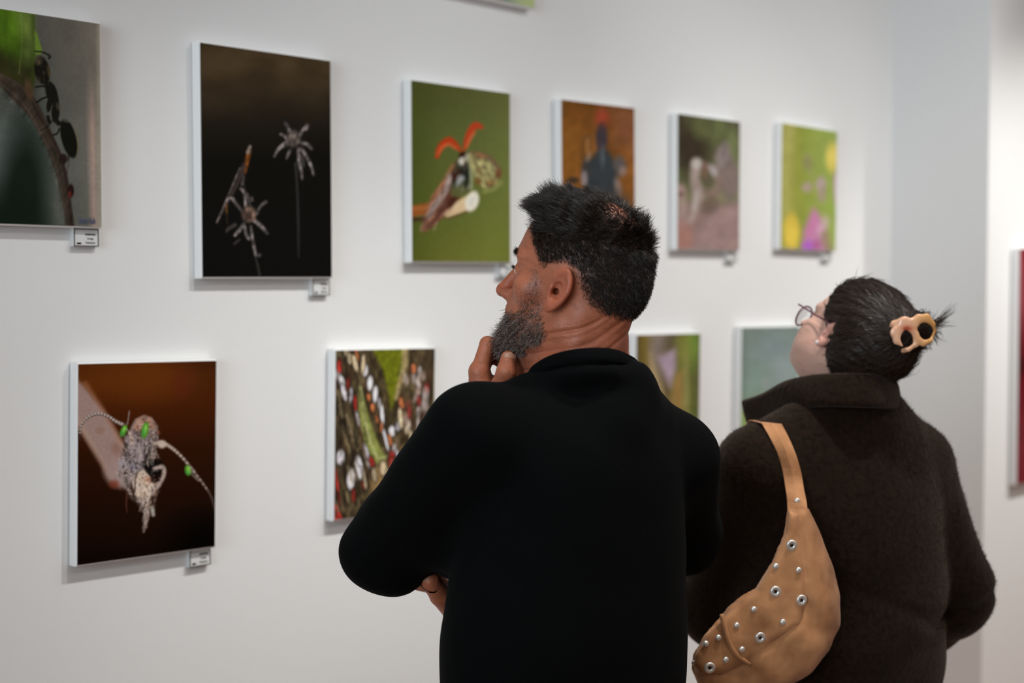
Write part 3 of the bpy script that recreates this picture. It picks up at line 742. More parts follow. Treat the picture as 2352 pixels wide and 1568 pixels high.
def text_on(name, body, org, e1, up, size, m, parent, align='CENTER', shear=0.0, width=None):
    cu = bpy.data.curves.new(name, 'FONT')
    cu.body = body; cu.size = size; cu.align_x = align; cu.align_y = 'CENTER'; cu.shear = shear; cu.extrude = 0.0002
    cu.resolution_u = 2
    tmp = bpy.data.objects.new(name, cu)
    COL.objects.link(tmp)
    bpy.context.view_layer.update()
    me = bpy.data.meshes.new_from_object(tmp.evaluated_get(bpy.context.evaluated_depsgraph_get()))
    bpy.data.objects.remove(tmp)
    me.materials.clear(); me.materials.append(m)
    if width:
        xs = [v.co.x for v in me.vertices]; k = width / (max(xs) - min(xs))
        for v in me.vertices: v.co.x *= k
    o = bpy.data.objects.new(name, me)
    COL.objects.link(o)
    M = Matrix((e1, up, e1.cross(up))).transposed().to_4x4(); M.translation = org
    o.parent = parent
    o.matrix_parent_inverse = Matrix.Identity(4)
    o.matrix_basis = Matrix.Translation(-parent_world(parent)) @ M
    return o


def label_card(label, quad, lines, s_off=0.0, dark=1.0):
    sf = 0.0105 + s_off
    c = np.array([on_wall(px, py, sf) for px, py in quad])
    t0, t1 = c[:, 0].min(), c[:, 0].max()
    t0 = (c[0, 0] + c[3, 0]) / 2; t1 = (c[1, 0] + c[2, 0]) / 2; z1 = (c[0, 1] + c[1, 1]) / 2; z0 = (c[2, 1] + c[3, 1]) / 2
    root = empty('caption_card', plan((t0 + t1) / 2, s_off + .0005, (z0 + z1) / 2))
    tag(root, label, 'label', 'caption cards under the pictures')
    plan_box('foam_board', t0, t1, s_off, sf, z0, z1, M_LABEL, root)
    b = 0.0016
    fr = [plan_box_v(t0, t1, sf, sf + .0006, z1 - b, z1), plan_box_v(t0, t1, sf, sf + .0006, z0, z0 + b), plan_box_v(t0, t0 + b, sf, sf + .0006, z0, z1), plan_box_v(t1 - b, t1, sf, sf + .0006, z0, z1)]
    V, F = join(*fr)
    link('border', V, F, M_INK, root)
    e1 = Vector((DX, DY, 0)); up = Vector((0, 0, 1)); w = t1 - t0; h = z1 - z0
    V, F = plan_box_v(t0 + w * .12, t0 + w * .29, sf, sf + .0005, z0 + h * .12, z0 + h * .22)
    link('black_bar', V, F, M_INK, root)
    for k, (txt, sz) in enumerate(lines):
        text_on('lettering', txt, plan(t0 + w * .66, sf + .0004, z0 + h * (.66 - .22 * k)), e1, up, h * sz, M_INK, root, width=w * (.42, .24, .38)[k])
    return root


def plan_box_v(t0, t1, s0, s1, z0, z1):
    return [plan(t, s, z) for z in (z0, z1) for t, s in ((t0, s0), (t1, s0), (t1, s1), (t0, s1))], box_faces()


ant_root, ant_P = hang('ant climbing down a green stalk, large canvas cut off by the left edge', [(-172, -11), (232, 53), (236, 522), (-168, 514)], 1.9, paint_ant)
hang('tall dark brown canvas of two dried star-shaped flower heads', [(457, 93), (761, 137), (764, 639), (463, 640)], 2.0, paint_dry)
hang('olive green canvas of an insect lifting two orange wing cases', [(944, 183), (1174, 210), (1172, 604), (944, 604)], 2.0, paint_ladybird)
hang('orange-brown canvas of a dark red-headed insect above the man\'s hair', [(1291, 230), (1460, 242), (1458, 583), (1288, 586)], 2.6, paint_fly)
hang('dark canvas of a pale mantis crouching on pinkish stone', [(1558, 262), (1702, 275), (1697, 575), (1553, 575)], 3.0, paint_mantis)
hang('bright green canvas of pink and yellow meadow flowers', [(1797, 283), (1926, 298), (1917, 575), (1791, 575)], 3.0, paint_meadow)
hang('rust-brown canvas of three green bugs on a broken twig', [(181, 834), (501, 823), (494, 1254), (171, 1306)], 1.7, paint_bugs)
hang('canvas of red, white and black butterfly wing scales behind the man\'s elbow', [(771, 801), (1001, 797), (996, 1164), (764, 1200)], 1.9, paint_butterfly)
hang('canvas of a blurred lilac petal between the two visitors', [(1461, 766), (1609, 763), (1606, 1083), (1458, 1104)], 3.0, paint_orchid)
hang('plain teal canvas half hidden behind the woman\'s face', [(1703, 750), (1838, 747), (1834, 1028), (1700, 1044)], 3.0, paint_teal)
hang('greenish canvas high up, only its lower corner in view', [(1014, -405), (1232, -330), (1228, 15), (1010, -19)], 4.0, paint_top)
text_on('signature', 'Antonio Nadia', ant_P(0.80, -0.930, FACE + .0006), Vector((DX, DY, 0)), Vector((0, 0, 1)), 0.0165, M_SIGN, ant_root, shear=0.35, width=.031)

# the red picture stands on the wall that steps forward
hang('dark red picture with a white edge at the right border of the frame', [(2341, 567), (2561, 576), (2555, 1059), (2335, 1112)], 5.0, paint_red, s_off=SJ, group='red picture on the far wall')

L3 = [('ANTONIO NADIA', .15), ('Formiga', .14), ('Camponotus sp.', .14)]
label_card('black-bordered caption card under the canvas of the ant', [(169, 524), (226, 525), (227, 567), (170, 565)], L3)
label_card('caption card under the canvas of dried flower heads', [(718, 639), (757, 640), (757, 678), (718, 679)], L3)
label_card('caption card under the olive green insect canvas, beside the man\'s brow', [(1146, 604), (1176, 604), (1176, 637), (1146, 638)], L3)
label_card('small blurred caption card under the mantis canvas', [(1670, 574), (1692, 574), (1692, 602), (1670, 603)], L3)
label_card('small blurred caption card under the meadow flower canvas', [(1890, 574), (1909, 574), (1909, 600), (1890, 601)], L3)
label_card('caption card under the rust-brown canvas of green bugs', [(436, 1262), (484, 1255), (483, 1296), (435, 1303)], L3)
# ------------------------------------------------------------------ smooth solids for bodies and clothes
def s_ell(p, c, r, R=None):
    q = p - np.asarray(c, np.float32)
    if R is not None: q = q @ np.asarray(R, np.float32)
    r = np.asarray(r, np.float32)
    k0 = np.sqrt(((q / r) ** 2).sum(1)); k1 = np.sqrt(((q / (r * r)) ** 2).sum(1)) + 1e-9
    return k0 * (k0 - 1) / k1


def s_cap(p, a, b, ra, rb=None):
    a = np.asarray(a, np.float32); b = np.asarray(b, np.float32)
    if rb is None: rb = ra
    d = b - a; q = p - a
    h = np.clip(q @ d / (d @ d + 1e-12), 0, 1)
    return np.sqrt(((q - h[:, None] * d) ** 2).sum(1)) - (ra + (rb - ra) * h)


def s_chain(p, pts, rad, k=0.0):
    d = None
    for a, b, ra, rb in zip(pts[:-1], pts[1:], rad[:-1], rad[1:]):
        e = s_cap(p, a, b, ra, rb)
        d = e if d is None else (smin(d, e, k) if k else np.minimum(d, e))
    return d


def smin(a, b, k):
    h = np.clip(0.5 + 0.5 * (b - a) / k, 0, 1)
    return b + (a - b) * h - k * h * (1 - h)


def smax(a, b, k):
    return -smin(-a, -b, k)


def net(f, lo, hi, h, B=10, slack=1.6):
    """surface of f = 0 as quads (surface nets), evaluated only in blocks near the surface"""
    lo = np.asarray(lo, float); hi = np.asarray(hi, float)
    nb = np.ceil((hi - lo) / (h * B)).astype(int)
    n = nb * B
    ci = np.stack(np.meshgrid(*[np.arange(k) for k in nb], indexing='ij'), -1).reshape(-1, 3)
    cc = lo + (ci * B + (B - 1) / 2) * h
    cd = f(cc.astype(np.float32))
    G = np.empty(tuple(n), np.float32)
    G6 = G.reshape(nb[0], B, nb[1], B, nb[2], B)
    G6[:] = cd.reshape(tuple(nb)).astype(np.float32)[:, None, :, None, :, None]
    act = np.nonzero(np.abs(cd) < slack * h * B * 0.87)[0]
    off = np.stack(np.meshgrid(*[np.arange(B)] * 3, indexing='ij'), -1).reshape(-1, 3)
    CH = max(1, 400000 // B ** 3)
    for s in range(0, len(act), CH):
        ids = act[s:s + CH]
        p = lo + (ci[ids][:, None, :] * B + off[None]) * h
        v = f(p.reshape(-1, 3).astype(np.float32)).reshape(len(ids), B, B, B)
        for k, i in enumerate(ids):
            a, b, c = ci[i]
            G6[a, :, b, :, c, :] = v[k]
    S = G < 0
    c8 = np.zeros(tuple(n - 1), np.int8)
    for dx in (0, 1):
        for dy in (0, 1):
            for dz in (0, 1):
                c8 += S[dx:n[0] - 1 + dx, dy:n[1] - 1 + dy, dz:n[2] - 1 + dz]
    cells = np.argwhere((c8 > 0) & (c8 < 8))
    vid = np.full(tuple(n - 1), -1, np.int32)
    vid[tuple(cells.T)] = np.arange(len(cells))
    acc = np.zeros((len(cells), 3)); cnt = np.zeros(len(cells))
    cor = [(x, y, z) for x in (0, 1) for y in (0, 1) for z in (0, 1)]
    for a in range(8):
        for b in range(a + 1, 8):
            pa, pb = np.array(cor[a]), np.array(cor[b])
            if np.abs(pa - pb).sum() != 1: continue
            ga = G[tuple((cells + pa).T)]; gb = G[tuple((cells + pb).T)]
            m = (ga < 0) != (gb < 0)
            t = np.where(m, ga / (ga - gb + 1e-20), 0)
            acc += np.where(m[:, None], pa + (pb - pa) * t[:, None], 0); cnt += m
    V = lo + (cells + acc / cnt[:, None]) * h
    Q = []
    for ax in range(3):
        u, w = (ax + 1) % 3, (ax + 2) % 3
        s0 = [slice(1, n[i] - 1) for i in range(3)]; s1 = list(s0)
        s0[ax] = slice(0, n[ax] - 1); s1[ax] = slice(1, n[ax])
        A = S[tuple(s0)]; Bq = S[tuple(s1)]
        e = np.argwhere(A != Bq)
        if not len(e): continue
        neg = A[tuple(e.T)]
        g = e.copy(); g[:, u] += 1; g[:, w] += 1       # grid index of the edge start
        def cell(du, dw):
            q = g.copy(); q[:, u] -= du; q[:, w] -= dw
            return vid[tuple(q.T)]
        q = np.stack([cell(1, 1), cell(0, 1), cell(0, 0), cell(1, 0)], 1)
        q[~neg] = q[~neg][:, ::-1]
        Q.append(q)
    Q = np.concatenate(Q)
    Q = Q[(Q >= 0).all(1)]
    return V, Q


def merge(parts):
    V = []; Q = []; o = 0
    for v, q in parts:
        V.append(v); Q.append(q + o); o += len(v)
    return np.concatenate(V), np.concatenate(Q)


def frame(fwd_yaw_deg, pitch_deg, roll_deg=0.0):
    """columns forward, left, up of something that faces image left (-X), turned fwd_yaw away from the camera and raised by pitch"""
    a = math.radians(fwd_yaw_deg); b = math.radians(pitch_deg); g = math.radians(roll_deg)
    f0 = np.array([-math.cos(a), math.sin(a), 0]); l = np.array([-math.sin(a), -math.cos(a), 0]); z = np.array([0, 0, 1.0])
    f = math.cos(b) * f0 + math.sin(b) * z; u = -math.sin(b) * f0 + math.cos(b) * z
    l2 = math.cos(g) * l + math.sin(g) * u; u2 = -math.sin(g) * l + math.cos(g) * u
    return np.stack([f, l2, u2], 1)


def local_px(px, py, O, R, ylocal):
    """(x, z) in the frame O, R of the point of the plane y = ylocal seen at px, py"""
    r = ray(px, py); n = R[:, 1]
    k = (np.dot(O - CPOS, n) + ylocal) / np.dot(r, n)
    q = (CPOS + r * k - O) @ R
    return q[0], q[2]


def in_poly(x, z, pts):
    ins = np.zeros(len(x), bool); n = len(pts)
    for i in range(n):
        (ax, ay), (bx, by) = pts[i], pts[(i + 1) % n]
        if ay == by: continue
        ins ^= ((ay > z) != (by > z)) & (x < (bx - ax) * (z - ay) / (by - ay) + ax)
    return ins


def poly_dist(x, z, pts):
    best = np.full(len(x), 1e9); n = len(pts)
    for i in range(n):
        (ax, ay), (bx, by) = pts[i], pts[(i + 1) % n]
        dx, dy = bx - ax, by - ay
        h = np.clip(((x - ax) * dx + (z - ay) * dy) / (dx * dx + dy * dy + 1e-12), 0, 1)
        best = np.minimum(best, np.hypot(x - ax - h * dx, z - ay - h * dy))
    return np.where(in_poly(x, z, pts), best, -best)       # positive inside


def surface_points(V, Q, n, rng, weight=None):
    """n random points with normals on a quad mesh, weight(centre) sets the density"""
    a, b, c, d = (V[Q[:, i]] for i in range(4))
    nr = np.cross(c - a, d - b); ar = np.linalg.norm(nr, axis=1) / 2 + 1e-12
    nn = nr / (2 * ar[:, None]); ctr = (a + b + c + d) / 4
    w = ar * (weight(ctr, nn) if weight is not None else 1)
    i = rng.choice(len(Q), n, p=w / w.sum())
    u = rng.random((n, 1)); v = rng.random((n, 1))
    return (a[i] * (1 - u) + b[i] * u) * (1 - v) + (d[i] * (1 - u) + c[i] * u) * v, nn[i]


def strands(name, roots, dirs, lens, m, parent, seg=5, bend=None, radius=0.00028, curl=0.0, rng=None, tint=None, taper=0.25):
    """hair as curves: every strand starts at its root, leaves along dirs and bends towards bend"""
    n = len(roots)
    s = np.linspace(0, 1, seg)[None, :, None]
    L = np.asarray(lens).reshape(-1, 1, 1)
    D = dirs[:, None, :]
    Bd = (bend if bend is not None else dirs)[:, None, :]
    P = roots[:, None, :] + L * (D * (s - s * s / 2) + Bd * (s * s / 2))
    if curl:
        ph = rng.random((n, 1, 1)) * 6.28
        j = rng.normal(size=(n, 1, 3)); k = rng.normal(size=(n, 1, 3))
        P = P + curl * s * (j * np.sin(ph + s * 5) + k * np.cos(ph * 2 + s * 4)) * L
    cu = bpy.data.hair_curves.new(name)
    cu.add_curves([seg] * n)
    org = np.array(parent_world(parent))
    cu.attributes['position'].data.foreach_set('vector', (P - org).astype(np.float32).ravel())
    ra = cu.attributes.get('radius') or cu.attributes.new('radius', 'FLOAT', 'POINT')
    rr = radius * (1 - (1 - taper) * s[..., 0] ** 1.5) * np.ones((n, 1))
    ra.data.foreach_set('value', rr.astype(np.float32).ravel())
    if tint is not None:
        at_ = cu.attributes.new('tint', 'FLOAT_COLOR', 'CURVE')
        c4 = np.ones((n, 4), np.float32); c4[:, :3] = tint
        at_.data.foreach_set('color', c4.ravel())
    cu.materials.append(m)
    o = bpy.data.objects.new(name, cu)
    COL.objects.link(o)
    o.parent = parent
    o.matrix_parent_inverse = Matrix.Identity(4)
    tag(o, kind='stuff')
    return o


def hair_mat(name, color, rough=0.35, attr=False, spec=0.5):
    m, t, b = nt(name)
    b.inputs['Base Color'].default_value = (*color, 1)
    b.inputs['Roughness'].default_value = rough
    b.inputs['Specular IOR Level'].default_value = spec
    if attr:
        a = t.nodes.new('ShaderNodeAttribute'); a.attribute_name = 'tint'
        t.links.new(a.outputs['Color'], b.inputs['Base Color'])
    else:
        h = t.nodes.new('ShaderNodeHairInfo'); mr = t.nodes.new('ShaderNodeMapRange')
        mr.inputs['To Min'].default_value = 0.5; mr.inputs['To Max'].default_value = 2.0
        t.links.new(h.outputs['Random'], mr.inputs['Value'])
        vm = t.nodes.new('ShaderNodeVectorMath'); vm.operation = 'SCALE'; vm.inputs[0].default_value = color
        t.links.new(mr.outputs['Result'], vm.inputs['Scale']); t.links.new(vm.outputs['Vector'], b.inputs['Base Color'])
    return m


def on_parent(name, V, Q, m, parent, tint=None, smooth=True):
    """mesh given in world coordinates, hung under parent (an unrotated Empty)"""
    return link(name, np.asarray(V), Q, m, parent, smooth=smooth, tint=tint)


def world_poly(pts):
    return [Vector(p) for p in pts]
# ------------------------------------------------------------------ the man
rng = np.random.default_rng(3)
HO = np.array([0.0925, 2.0, 1.608])            # between the ear canals
HR = frame(23, 11, 0)
HS = 0.955                                      # size of the head against the measures below
HI = HR / HS; HRS = HR * HS
TF = frame(35, 0)                               # torso
A = lambda px, py, Y: at(px, py, Y)

NECK0 = HO + HRS @ np.array([-0.022, 0, -0.035])
NECK1 = np.array([0.096, 1.998, 1.500])
NECK2 = np.array([0.105, 1.995, 1.420])
SHL, ELL, WRL = np.array([-0.050, 1.893, 1.418]), np.array([-0.180, 2.05, 1.232]), A(1112, 935, 2.035)
SHR, ELR, WRR = np.array([0.240, 2.10, 1.358]), np.array([0.266, 2.23, 1.222]), A(1062, 1402, 2.17)


def head_sdf(p, O=None, I=None):
    q = ((p - (HO if O is None else O).astype(np.float32)) @ (HI if I is None else I).astype(np.float32))
    ay = np.abs(q[:, 1]); s = np.stack([q[:, 0], ay, q[:, 2]], 1)
    d = s_ell(s, (-.006, 0, .041), (.096, .074, .0955))
    d = smin(d, s_ell(s, (-.036, 0, .018), (.060, .066, .070)), .02)
    d = smin(d, s_ell(s, (.036, 0, .042), (.058, .060, .066)), .02)
    d = smin(d, s_ell(s, (.044, 0, -.016), (.050, .056, .066)), .02)
    d = smin(d, s_ell(s, (.068, 0, -.046), (.036, .036, .040)), .018)
    d = smin(d, s_cap(s, (.000, .050, -.052), (.084, .012, -.094), .017, .016), .022)
    d = smin(d, s_ell(s, (.030, 0, -.062), (.050, .046, .036)), .03)
    d = smin(d, s_ell(s, (.046, 0, -.088), (.046, .040, .030)), .025)
    d = smin(d, s_ell(s, (.088, 0, -.090), (.019, .022, .018)), .014)
    d = smin(d, s_cap(s, (.088, .006, .036), (.074, .044, .036), .012, .010), .014)        # brow
    d = smin(d, s_ell(s, (.060, .050, -.010), (.018, .016, .016)), .022)                    # cheekbone
    d = smax(d, -s_ell(s, (.100, .032, .014), (.016, .017, .012)), .012)                    # eye socket
    d = smin(d, s_ell(s, (.0775, .032, .015), (.0135, .0135, .0125)), .003)                 # lids over the eye
    nose = s_cap(s, (.092, 0, .022), (.1155, 0, -.020), .0065, .0095)
    nose = smin(nose, s_ell(s, (.1175, 0, -.025), (.0105, .0105, .0095)), .006)
    nose = smin(nose, s_ell(s, (.105, .0125, -.027), (.010, .0075, .0085)), .006)
    d = smin(d, nose, .008)
    d = smax(d, -s_ell(s, (.112, .007, -.036), (.005, .0032, .0050)), .003)                 # nostril
    d = smin(d, s_cap(s, (.101, 0, -.047), (.092, .022, -.052), .0065, .004), .006)
    d = smin(d, s_cap(s, (.099, 0, -.060), (.090, .020, -.056), .0075, .004), .006)
    return d, q


def ear_sdf(q, side=1):
    """outer ear in head coordinates"""
    y = q[:, 1] * side
    e = np.stack([q[:, 0] - .003, y - .0765, q[:, 2] - .001], 1)          # at the canal
    t = math.radians(14); c, s_ = math.cos(t), math.sin(t)                # leaning back
    b = np.stack([-(e[:, 0] * c + e[:, 2] * s_), e[:, 1], -e[:, 0] * s_ + e[:, 2] * c], 1)   # x back, y out, z up
    o = math.radians(17)                                                   # the rear edge stands off the head
    b = np.stack([b[:, 0] * math.cos(o) + b[:, 1] * math.sin(o), -b[:, 0] * math.sin(o) + b[:, 1] * math.cos(o), b[:, 2]], 1)
    b = b.astype(np.float32)
    w = .0185 - .0045 * np.clip(-(b[:, 2] - .005) / .03, 0, 1)
    el = np.sqrt(((b[:, 0] - .008) / w) ** 2 + ((b[:, 2] - .001) / .0315) ** 2)
    rim = (el - 1) * .017
    plate = np.sqrt(np.maximum(rim + .002, 0) ** 2 + np.maximum(np.abs(b[:, 1] - .004) - .0018, 0) ** 2) - .0016
    hel = np.sqrt((rim + .0025) ** 2 + (b[:, 1] - .0072) ** 2) - .0033
    keep = np.clip((-b[:, 0] - .004) / .004, 0, 1) * np.clip(1 - np.abs(b[:, 2] + .002) / .016, 0, 1)
    hel = hel + keep * .006
    d = smin(plate, hel, .0025)
    el2 = np.sqrt(((b[:, 0] - .0075) / .0098) ** 2 + ((b[:, 2] + .0005) / .0170) ** 2)
    anti = np.sqrt(((el2 - 1) * .010) ** 2 + (b[:, 1] - .0062) ** 2) - .0023
    anti = anti + np.clip((-b[:, 0] + .004) / .004, 0, 1) * .006
    d = smin(d, anti, .002)
    d = smax(d, -s_ell(b, (.0045, .0085, -.002), (.0092, .0125, .0135)), .0015)     # concha
    d = smin(d, s_ell(b, (-.006, .005, -.003), (.0040, .0042, .0065)), .003)       # tragus
    d = smin(d, s_ell(b, (.0015, .005, -.028), (.0088, .0046, .0088)), .004)       # lobe
    d = smin(d, s_ell(b, (-.001, -.006, -.004), (.012, .007, .022)), .006)         # root on the head
    return d


def hand_sdf(p, wrist, palm, fingers, thumb):
    d = s_cap(p, wrist[0], wrist[1], wrist[2], wrist[3])
    for a, b, ra, rb in palm:
        d = smin(d, s_cap(p, a, b, ra, rb), .010)
    for pts, rad in fingers:
        d = smin(d, s_chain(p, pts, rad, .002), .0035)
    d = smin(d, s_chain(p, thumb[0], thumb[1], .004), .005)
    return d


# left hand under the chin: seen from its thumb side, the other fingers lie behind the index
LM = [A(1101, 853, 2.030), A(1102, 850, 2.050), A(1103, 853, 2.070), A(1104, 862, 2.088)]
LP = [A(1119, 789, 2.036), A(1122, 792, 2.058), A(1122, 800, 2.078), A(1124, 815, 2.094)]
LD = [A(1150, 789, 2.044), A(1158, 803, 2.062), A(1160, 820, 2.078), A(1158, 838, 2.090)]
LT = [A(1166, 798, 2.046), A(1182, 816, 2.056), A(1188, 834, 2.070), A(1186, 850, 2.080)]
FR = [(.0128, .0108, .0095, .0082), (.0125, .0108, .0095, .0082), (.012, .0102, .009, .008), (.0105, .009, .008, .007)]
L_HAND = dict(
    wrist=(WRL + (WRL - A(1101, 853, 2.05)) * 1.0, WRL, .030, .027),
    palm=[(WRL, m, .022, .0135) for m in LM] + [(LM[0], LM[3], .0135, .0115), (A(1110, 900, 2.035), A(1110, 900, 2.075), .021, .018), (A(1160, 880, 2.06), A(1200, 856, 2.075), .017, .017)],
    fingers=[([LM[i], LP[i], LD[i], LT[i]], FR[i]) for i in range(4)],
    thumb=([A(1122, 915, 2.020), A(1150, 890, 2.000), A(1163, 852, 1.990), A(1168, 822, 1.992)], (.0180, .0150, .0135, .0110)))

# right hand holding the left elbow from below: the thumb shows
RB = A(1018, 1392, 2.125)
RM = [A(990, 1322, 2.150), A(993, 1332, 2.170), A(998, 1342, 2.188), A(1006, 1352, 2.20)]
RP = [A(940, 1310, 2.150), A(944, 1322, 2.172), A(950, 1332, 2.190), A(960, 1342, 2.202)]
RD = [A(912, 1285, 2.145), A(914, 1298, 2.168), A(920, 1310, 2.186), A(934, 1322, 2.198)]
RT = [A(908, 1258, 2.140), A(908, 1272, 2.162), A(914, 1286, 2.180), A(926, 1300, 2.192)]
R_HAND = dict(
    wrist=(WRR + (WRR - RM[1]) * 1.0, WRR, .030, .027),
    palm=[(WRR, m, .022, .0135) for m in RM] + [(RM[0], RM[3], .0135, .0115)],
    fingers=[([RM[i], RP[i], RD[i], RT[i]], FR[i]) for i in range(4)],
    thumb=([A(1055, 1410, 2.12), A(1012, 1366, 2.070), A(987, 1334, 2.042), A(971, 1321, 2.040)], (.020, .0160, .0132, .0105)))


def man_skin(p):
    d, q = head_sdf(p)
    d = np.minimum(d, 1)
    e = np.minimum(ear_sdf(q, 1), ear_sdf(q, -1))
    d = smin(d, e, .004)
    sq = np.stack([q[:, 0], np.abs(q[:, 1]), q[:, 2]], 1)
    d = smax(d, -s_cap(sq, (.002, .088, -.003), (.008, .062, -.004), .0048), .002)
    n = s_chain(p, [NECK0, NECK1, NECK2], (.055, .060, .072), .01)
    n = smin(n, s_cap(p, HO + HRS @ np.array([-.030, .048, -.035]), np.array([.085, 1.955, 1.50]), .016, .014), .02)
    n = smin(n, s_cap(p, HO + HRS @ np.array([-.050, .016, -.05]), np.array([.125, 1.965, 1.48]), .026, .024), .02)    # nape muscles
    n = smin(n, s_cap(p, HO + HRS @ np.array([-.050, -.016, -.05]), np.array([.142, 2.0, 1.475]), .026, .022), .02)
    n = smin(n, s_cap(p, HO + HRS @ np.array([.040, 0, -.085]), np.array([.070, 2.03, 1.46]), .040, .045), .03)
    d = smin(d, n, .022)
    # creases that run from below the ear round the neck
    x, z = p[:, 0] - .10, p[:, 2]
    ph = z - .50 * x + 5.0 * np.minimum(x + .01, 0) ** 2 * -1 + .004 * np.sin(x * 60 + 1.0)
    band = np.clip(1 - np.abs(z - 1.535 - .25 * x) / .040, 0, 1) * np.clip(1 - np.abs(d) / .02, 0, 1) * np.clip((.070 - x) / .03, 0, 1) * np.clip((2.03 - p[:, 1]) / .03, 0, 1)
    d = d + np.minimum(band * 2.5, 1) * (.0050 * np.clip(np.sin(ph * 250 + .8) - .55, 0, 1) + .0012 * np.clip(np.sin(ph * 690) - .4, 0, 1))
    t = smin(s_cap(p, NECK2 + [0, 0, -.03], np.array([.10, 2.0, 1.05]), .085, .10), s_cap(p, SHL, SHR, .05, .05), .05)
    d = smin(d, t, .04)
    d = smin(d, s_chain(p, [SHL, ELL, WRL], (.045, .040, .028), .01), .02)
    d = smin(d, s_chain(p, [SHR, ELR, WRR], (.045, .040, .028), .01), .02)
    h1 = hand_sdf(p, **L_HAND); h2 = hand_sdf(p, **R_HAND)
    return smin(smin(d, h1, .004), h2, .004)


ring = [A(1208, 868, 1.975), A(1222, 848, 1.940), A(1254, 829, 1.917), A(1300, 815, 1.905), A(1350, 809, 1.903), A(1400, 810, 1.915), A(1440, 820, 1.950), A(1466, 838, 2.000), A(1455, 862, 2.050), A(1390, 885, 2.085), A(1310, 895, 2.085), A(1245, 890, 2.045)]
_rp = np.array(ring); _rc = _rp.mean(0)
_rn = np.linalg.svd(_rp - _rc)[2][2]; _rn = _rn * np.sign(_rn[2])


_o = np.argsort(np.arctan2((_rp - _rc)[:, 1], (_rp - _rc)[:, 0]))
_ra = np.arctan2((_rp - _rc)[:, 1], (_rp - _rc)[:, 0])[_o]; _rh = ((_rp - _rc) @ _rn)[_o]


def man_cloth(p):
    """the jumper"""
    q = (p - np.array([0.104, 2.005, 0.0], np.float32)) @ TF.astype(np.float32)
    d = s_ell(q, (.000, 0, 1.300), (.118, .182, .175))
    d = smin(d, s_ell(q, (-.012, .01, 1.365), (.095, .160, .105)), .05)
    d = smin(d, s_ell(q, (.015, .022, 1.10), (.150, .225, .30)), .06)
    d = smin(d, s_cap(p, NECK1 + [-.01, 0, -.035], SHL + [0.02, 0, -.008], .060, .052), .05)
    d = smin(d, s_cap(p, NECK1 + [.005, 0, -.045], SHR + [-.02, 0, .004], .062, .054), .05)
    d = smax(d, -(p[:, 2] - .93), .015)
    la = s_chain(p, [SHL, ELL], (.068, .066), 0)
    la = smin(la, s_cap(p, (SHL + ELL) / 2 + [.06, .04, -.06], ELL + [.104, .06, -.004], .060, .054), .05)
    la = smin(la, s_chain(p, [ELL, A(1106, 985, 2.04)], (.057, .042), 0), .03)
    ra = s_chain(p, [SHR, ELR], (.068, .060), 0)
    ra = smin(ra, s_chain(p, [ELR, WRR + (ELR - WRR) * .12], (.058, .042), 0), .03)
    d = smin(d, la, .03); d = smin(d, ra, .03)
    # soft folds of the sleeves and the back
    x, y, z = p[:, 0], p[:, 1], p[:, 2]
    fold = np.sin((x * 0.7 + z) * 62 + 2.0 * np.sin(y * 14 + x * 9)) * .5 + np.sin((z - x * .9) * 41 + y * 20) * .5
    near = np.exp(-(((p - ELL.astype(np.float32)) ** 2).sum(1)) / .016) + .7 * np.exp(-(((p - ELR.astype(np.float32)) ** 2).sum(1)) / .014) + .18
    d = d + fold * near * .0042
    d = smin(d, s_chain(p, [NECK1 + [.004, 0, -.010], NECK2], (.070, .090), 0) , .02)
    d = smin(d, s_cap(p, np.array([.145, 1.985, 1.456]), np.array([.125, 1.955, 1.42]), .056, .062), .03)
    d = smin(d, s_cap(p, NECK1 + [.03, 0, -.045], SHR + [-.04, 0, .010], .066, .056), .03)
    d = smin(d, s_chain(p, [q_ + [0, 0, -.027] for q_ in ring + ring[:1]], [.013] * 13), .020)
    v = p - _rc
    hh = v @ _rn
    vp = v - hh[:, None] * _rn
    ra_ = np.sqrt((vp ** 2).sum(1))
    pd = hh + .001 - np.interp(np.arctan2(vp[:, 1], vp[:, 0]), _ra, _rh, period=2 * math.pi)
    d = smax(d, np.minimum(pd, .112 - ra_), .006)
    return d


MAN = empty('person', (0.104, 2.02, 0.0))
tag(MAN, 'man in a black jumper with short dark hair, hand on his bearded chin', 'person')


def outside(V, Q, boxes, inv=False):
    c = V[Q].mean(1); m = np.zeros(len(c), bool)
    for lo, hi in boxes:
        m |= ((c > lo) & (c < hi)).all(1)
    return Q[m] if inv else Q[~m]


def compact(V, Q):
    u, i = np.unique(Q, return_inverse=True)
    return V[u], i.reshape(Q.shape)


def drop_inside(V, Q, f, depth):
    c = V[Q].mean(1).astype(np.float32)
    return Q[f(c) > -depth]


def skin_tint(V, base, red=None):
    """skin colour that belongs to the skin: redder nose, ears and cheeks, freckles, weathered neck"""
    n1 = fbm(V[:, 0] * 60 + V[:, 1] * 35, V[:, 2] * 60 + V[:, 1] * 20, 51, 3)
    n2 = fbm(V[:, 0] * 300 + V[:, 1] * 200, V[:, 2] * 300 - V[:, 1] * 150, 52, 2)
    c = np.array(base)[None] * (0.86 + .28 * n1[:, None])
    c = c * (1 - .22 * np.clip((n2[:, None] - .62) * 5, 0, 1))
    if red is not None:
        c = c * (1 - red[:, None] * np.array([[.02, .26, .28]]))
    return np.clip(c, 0, 1)


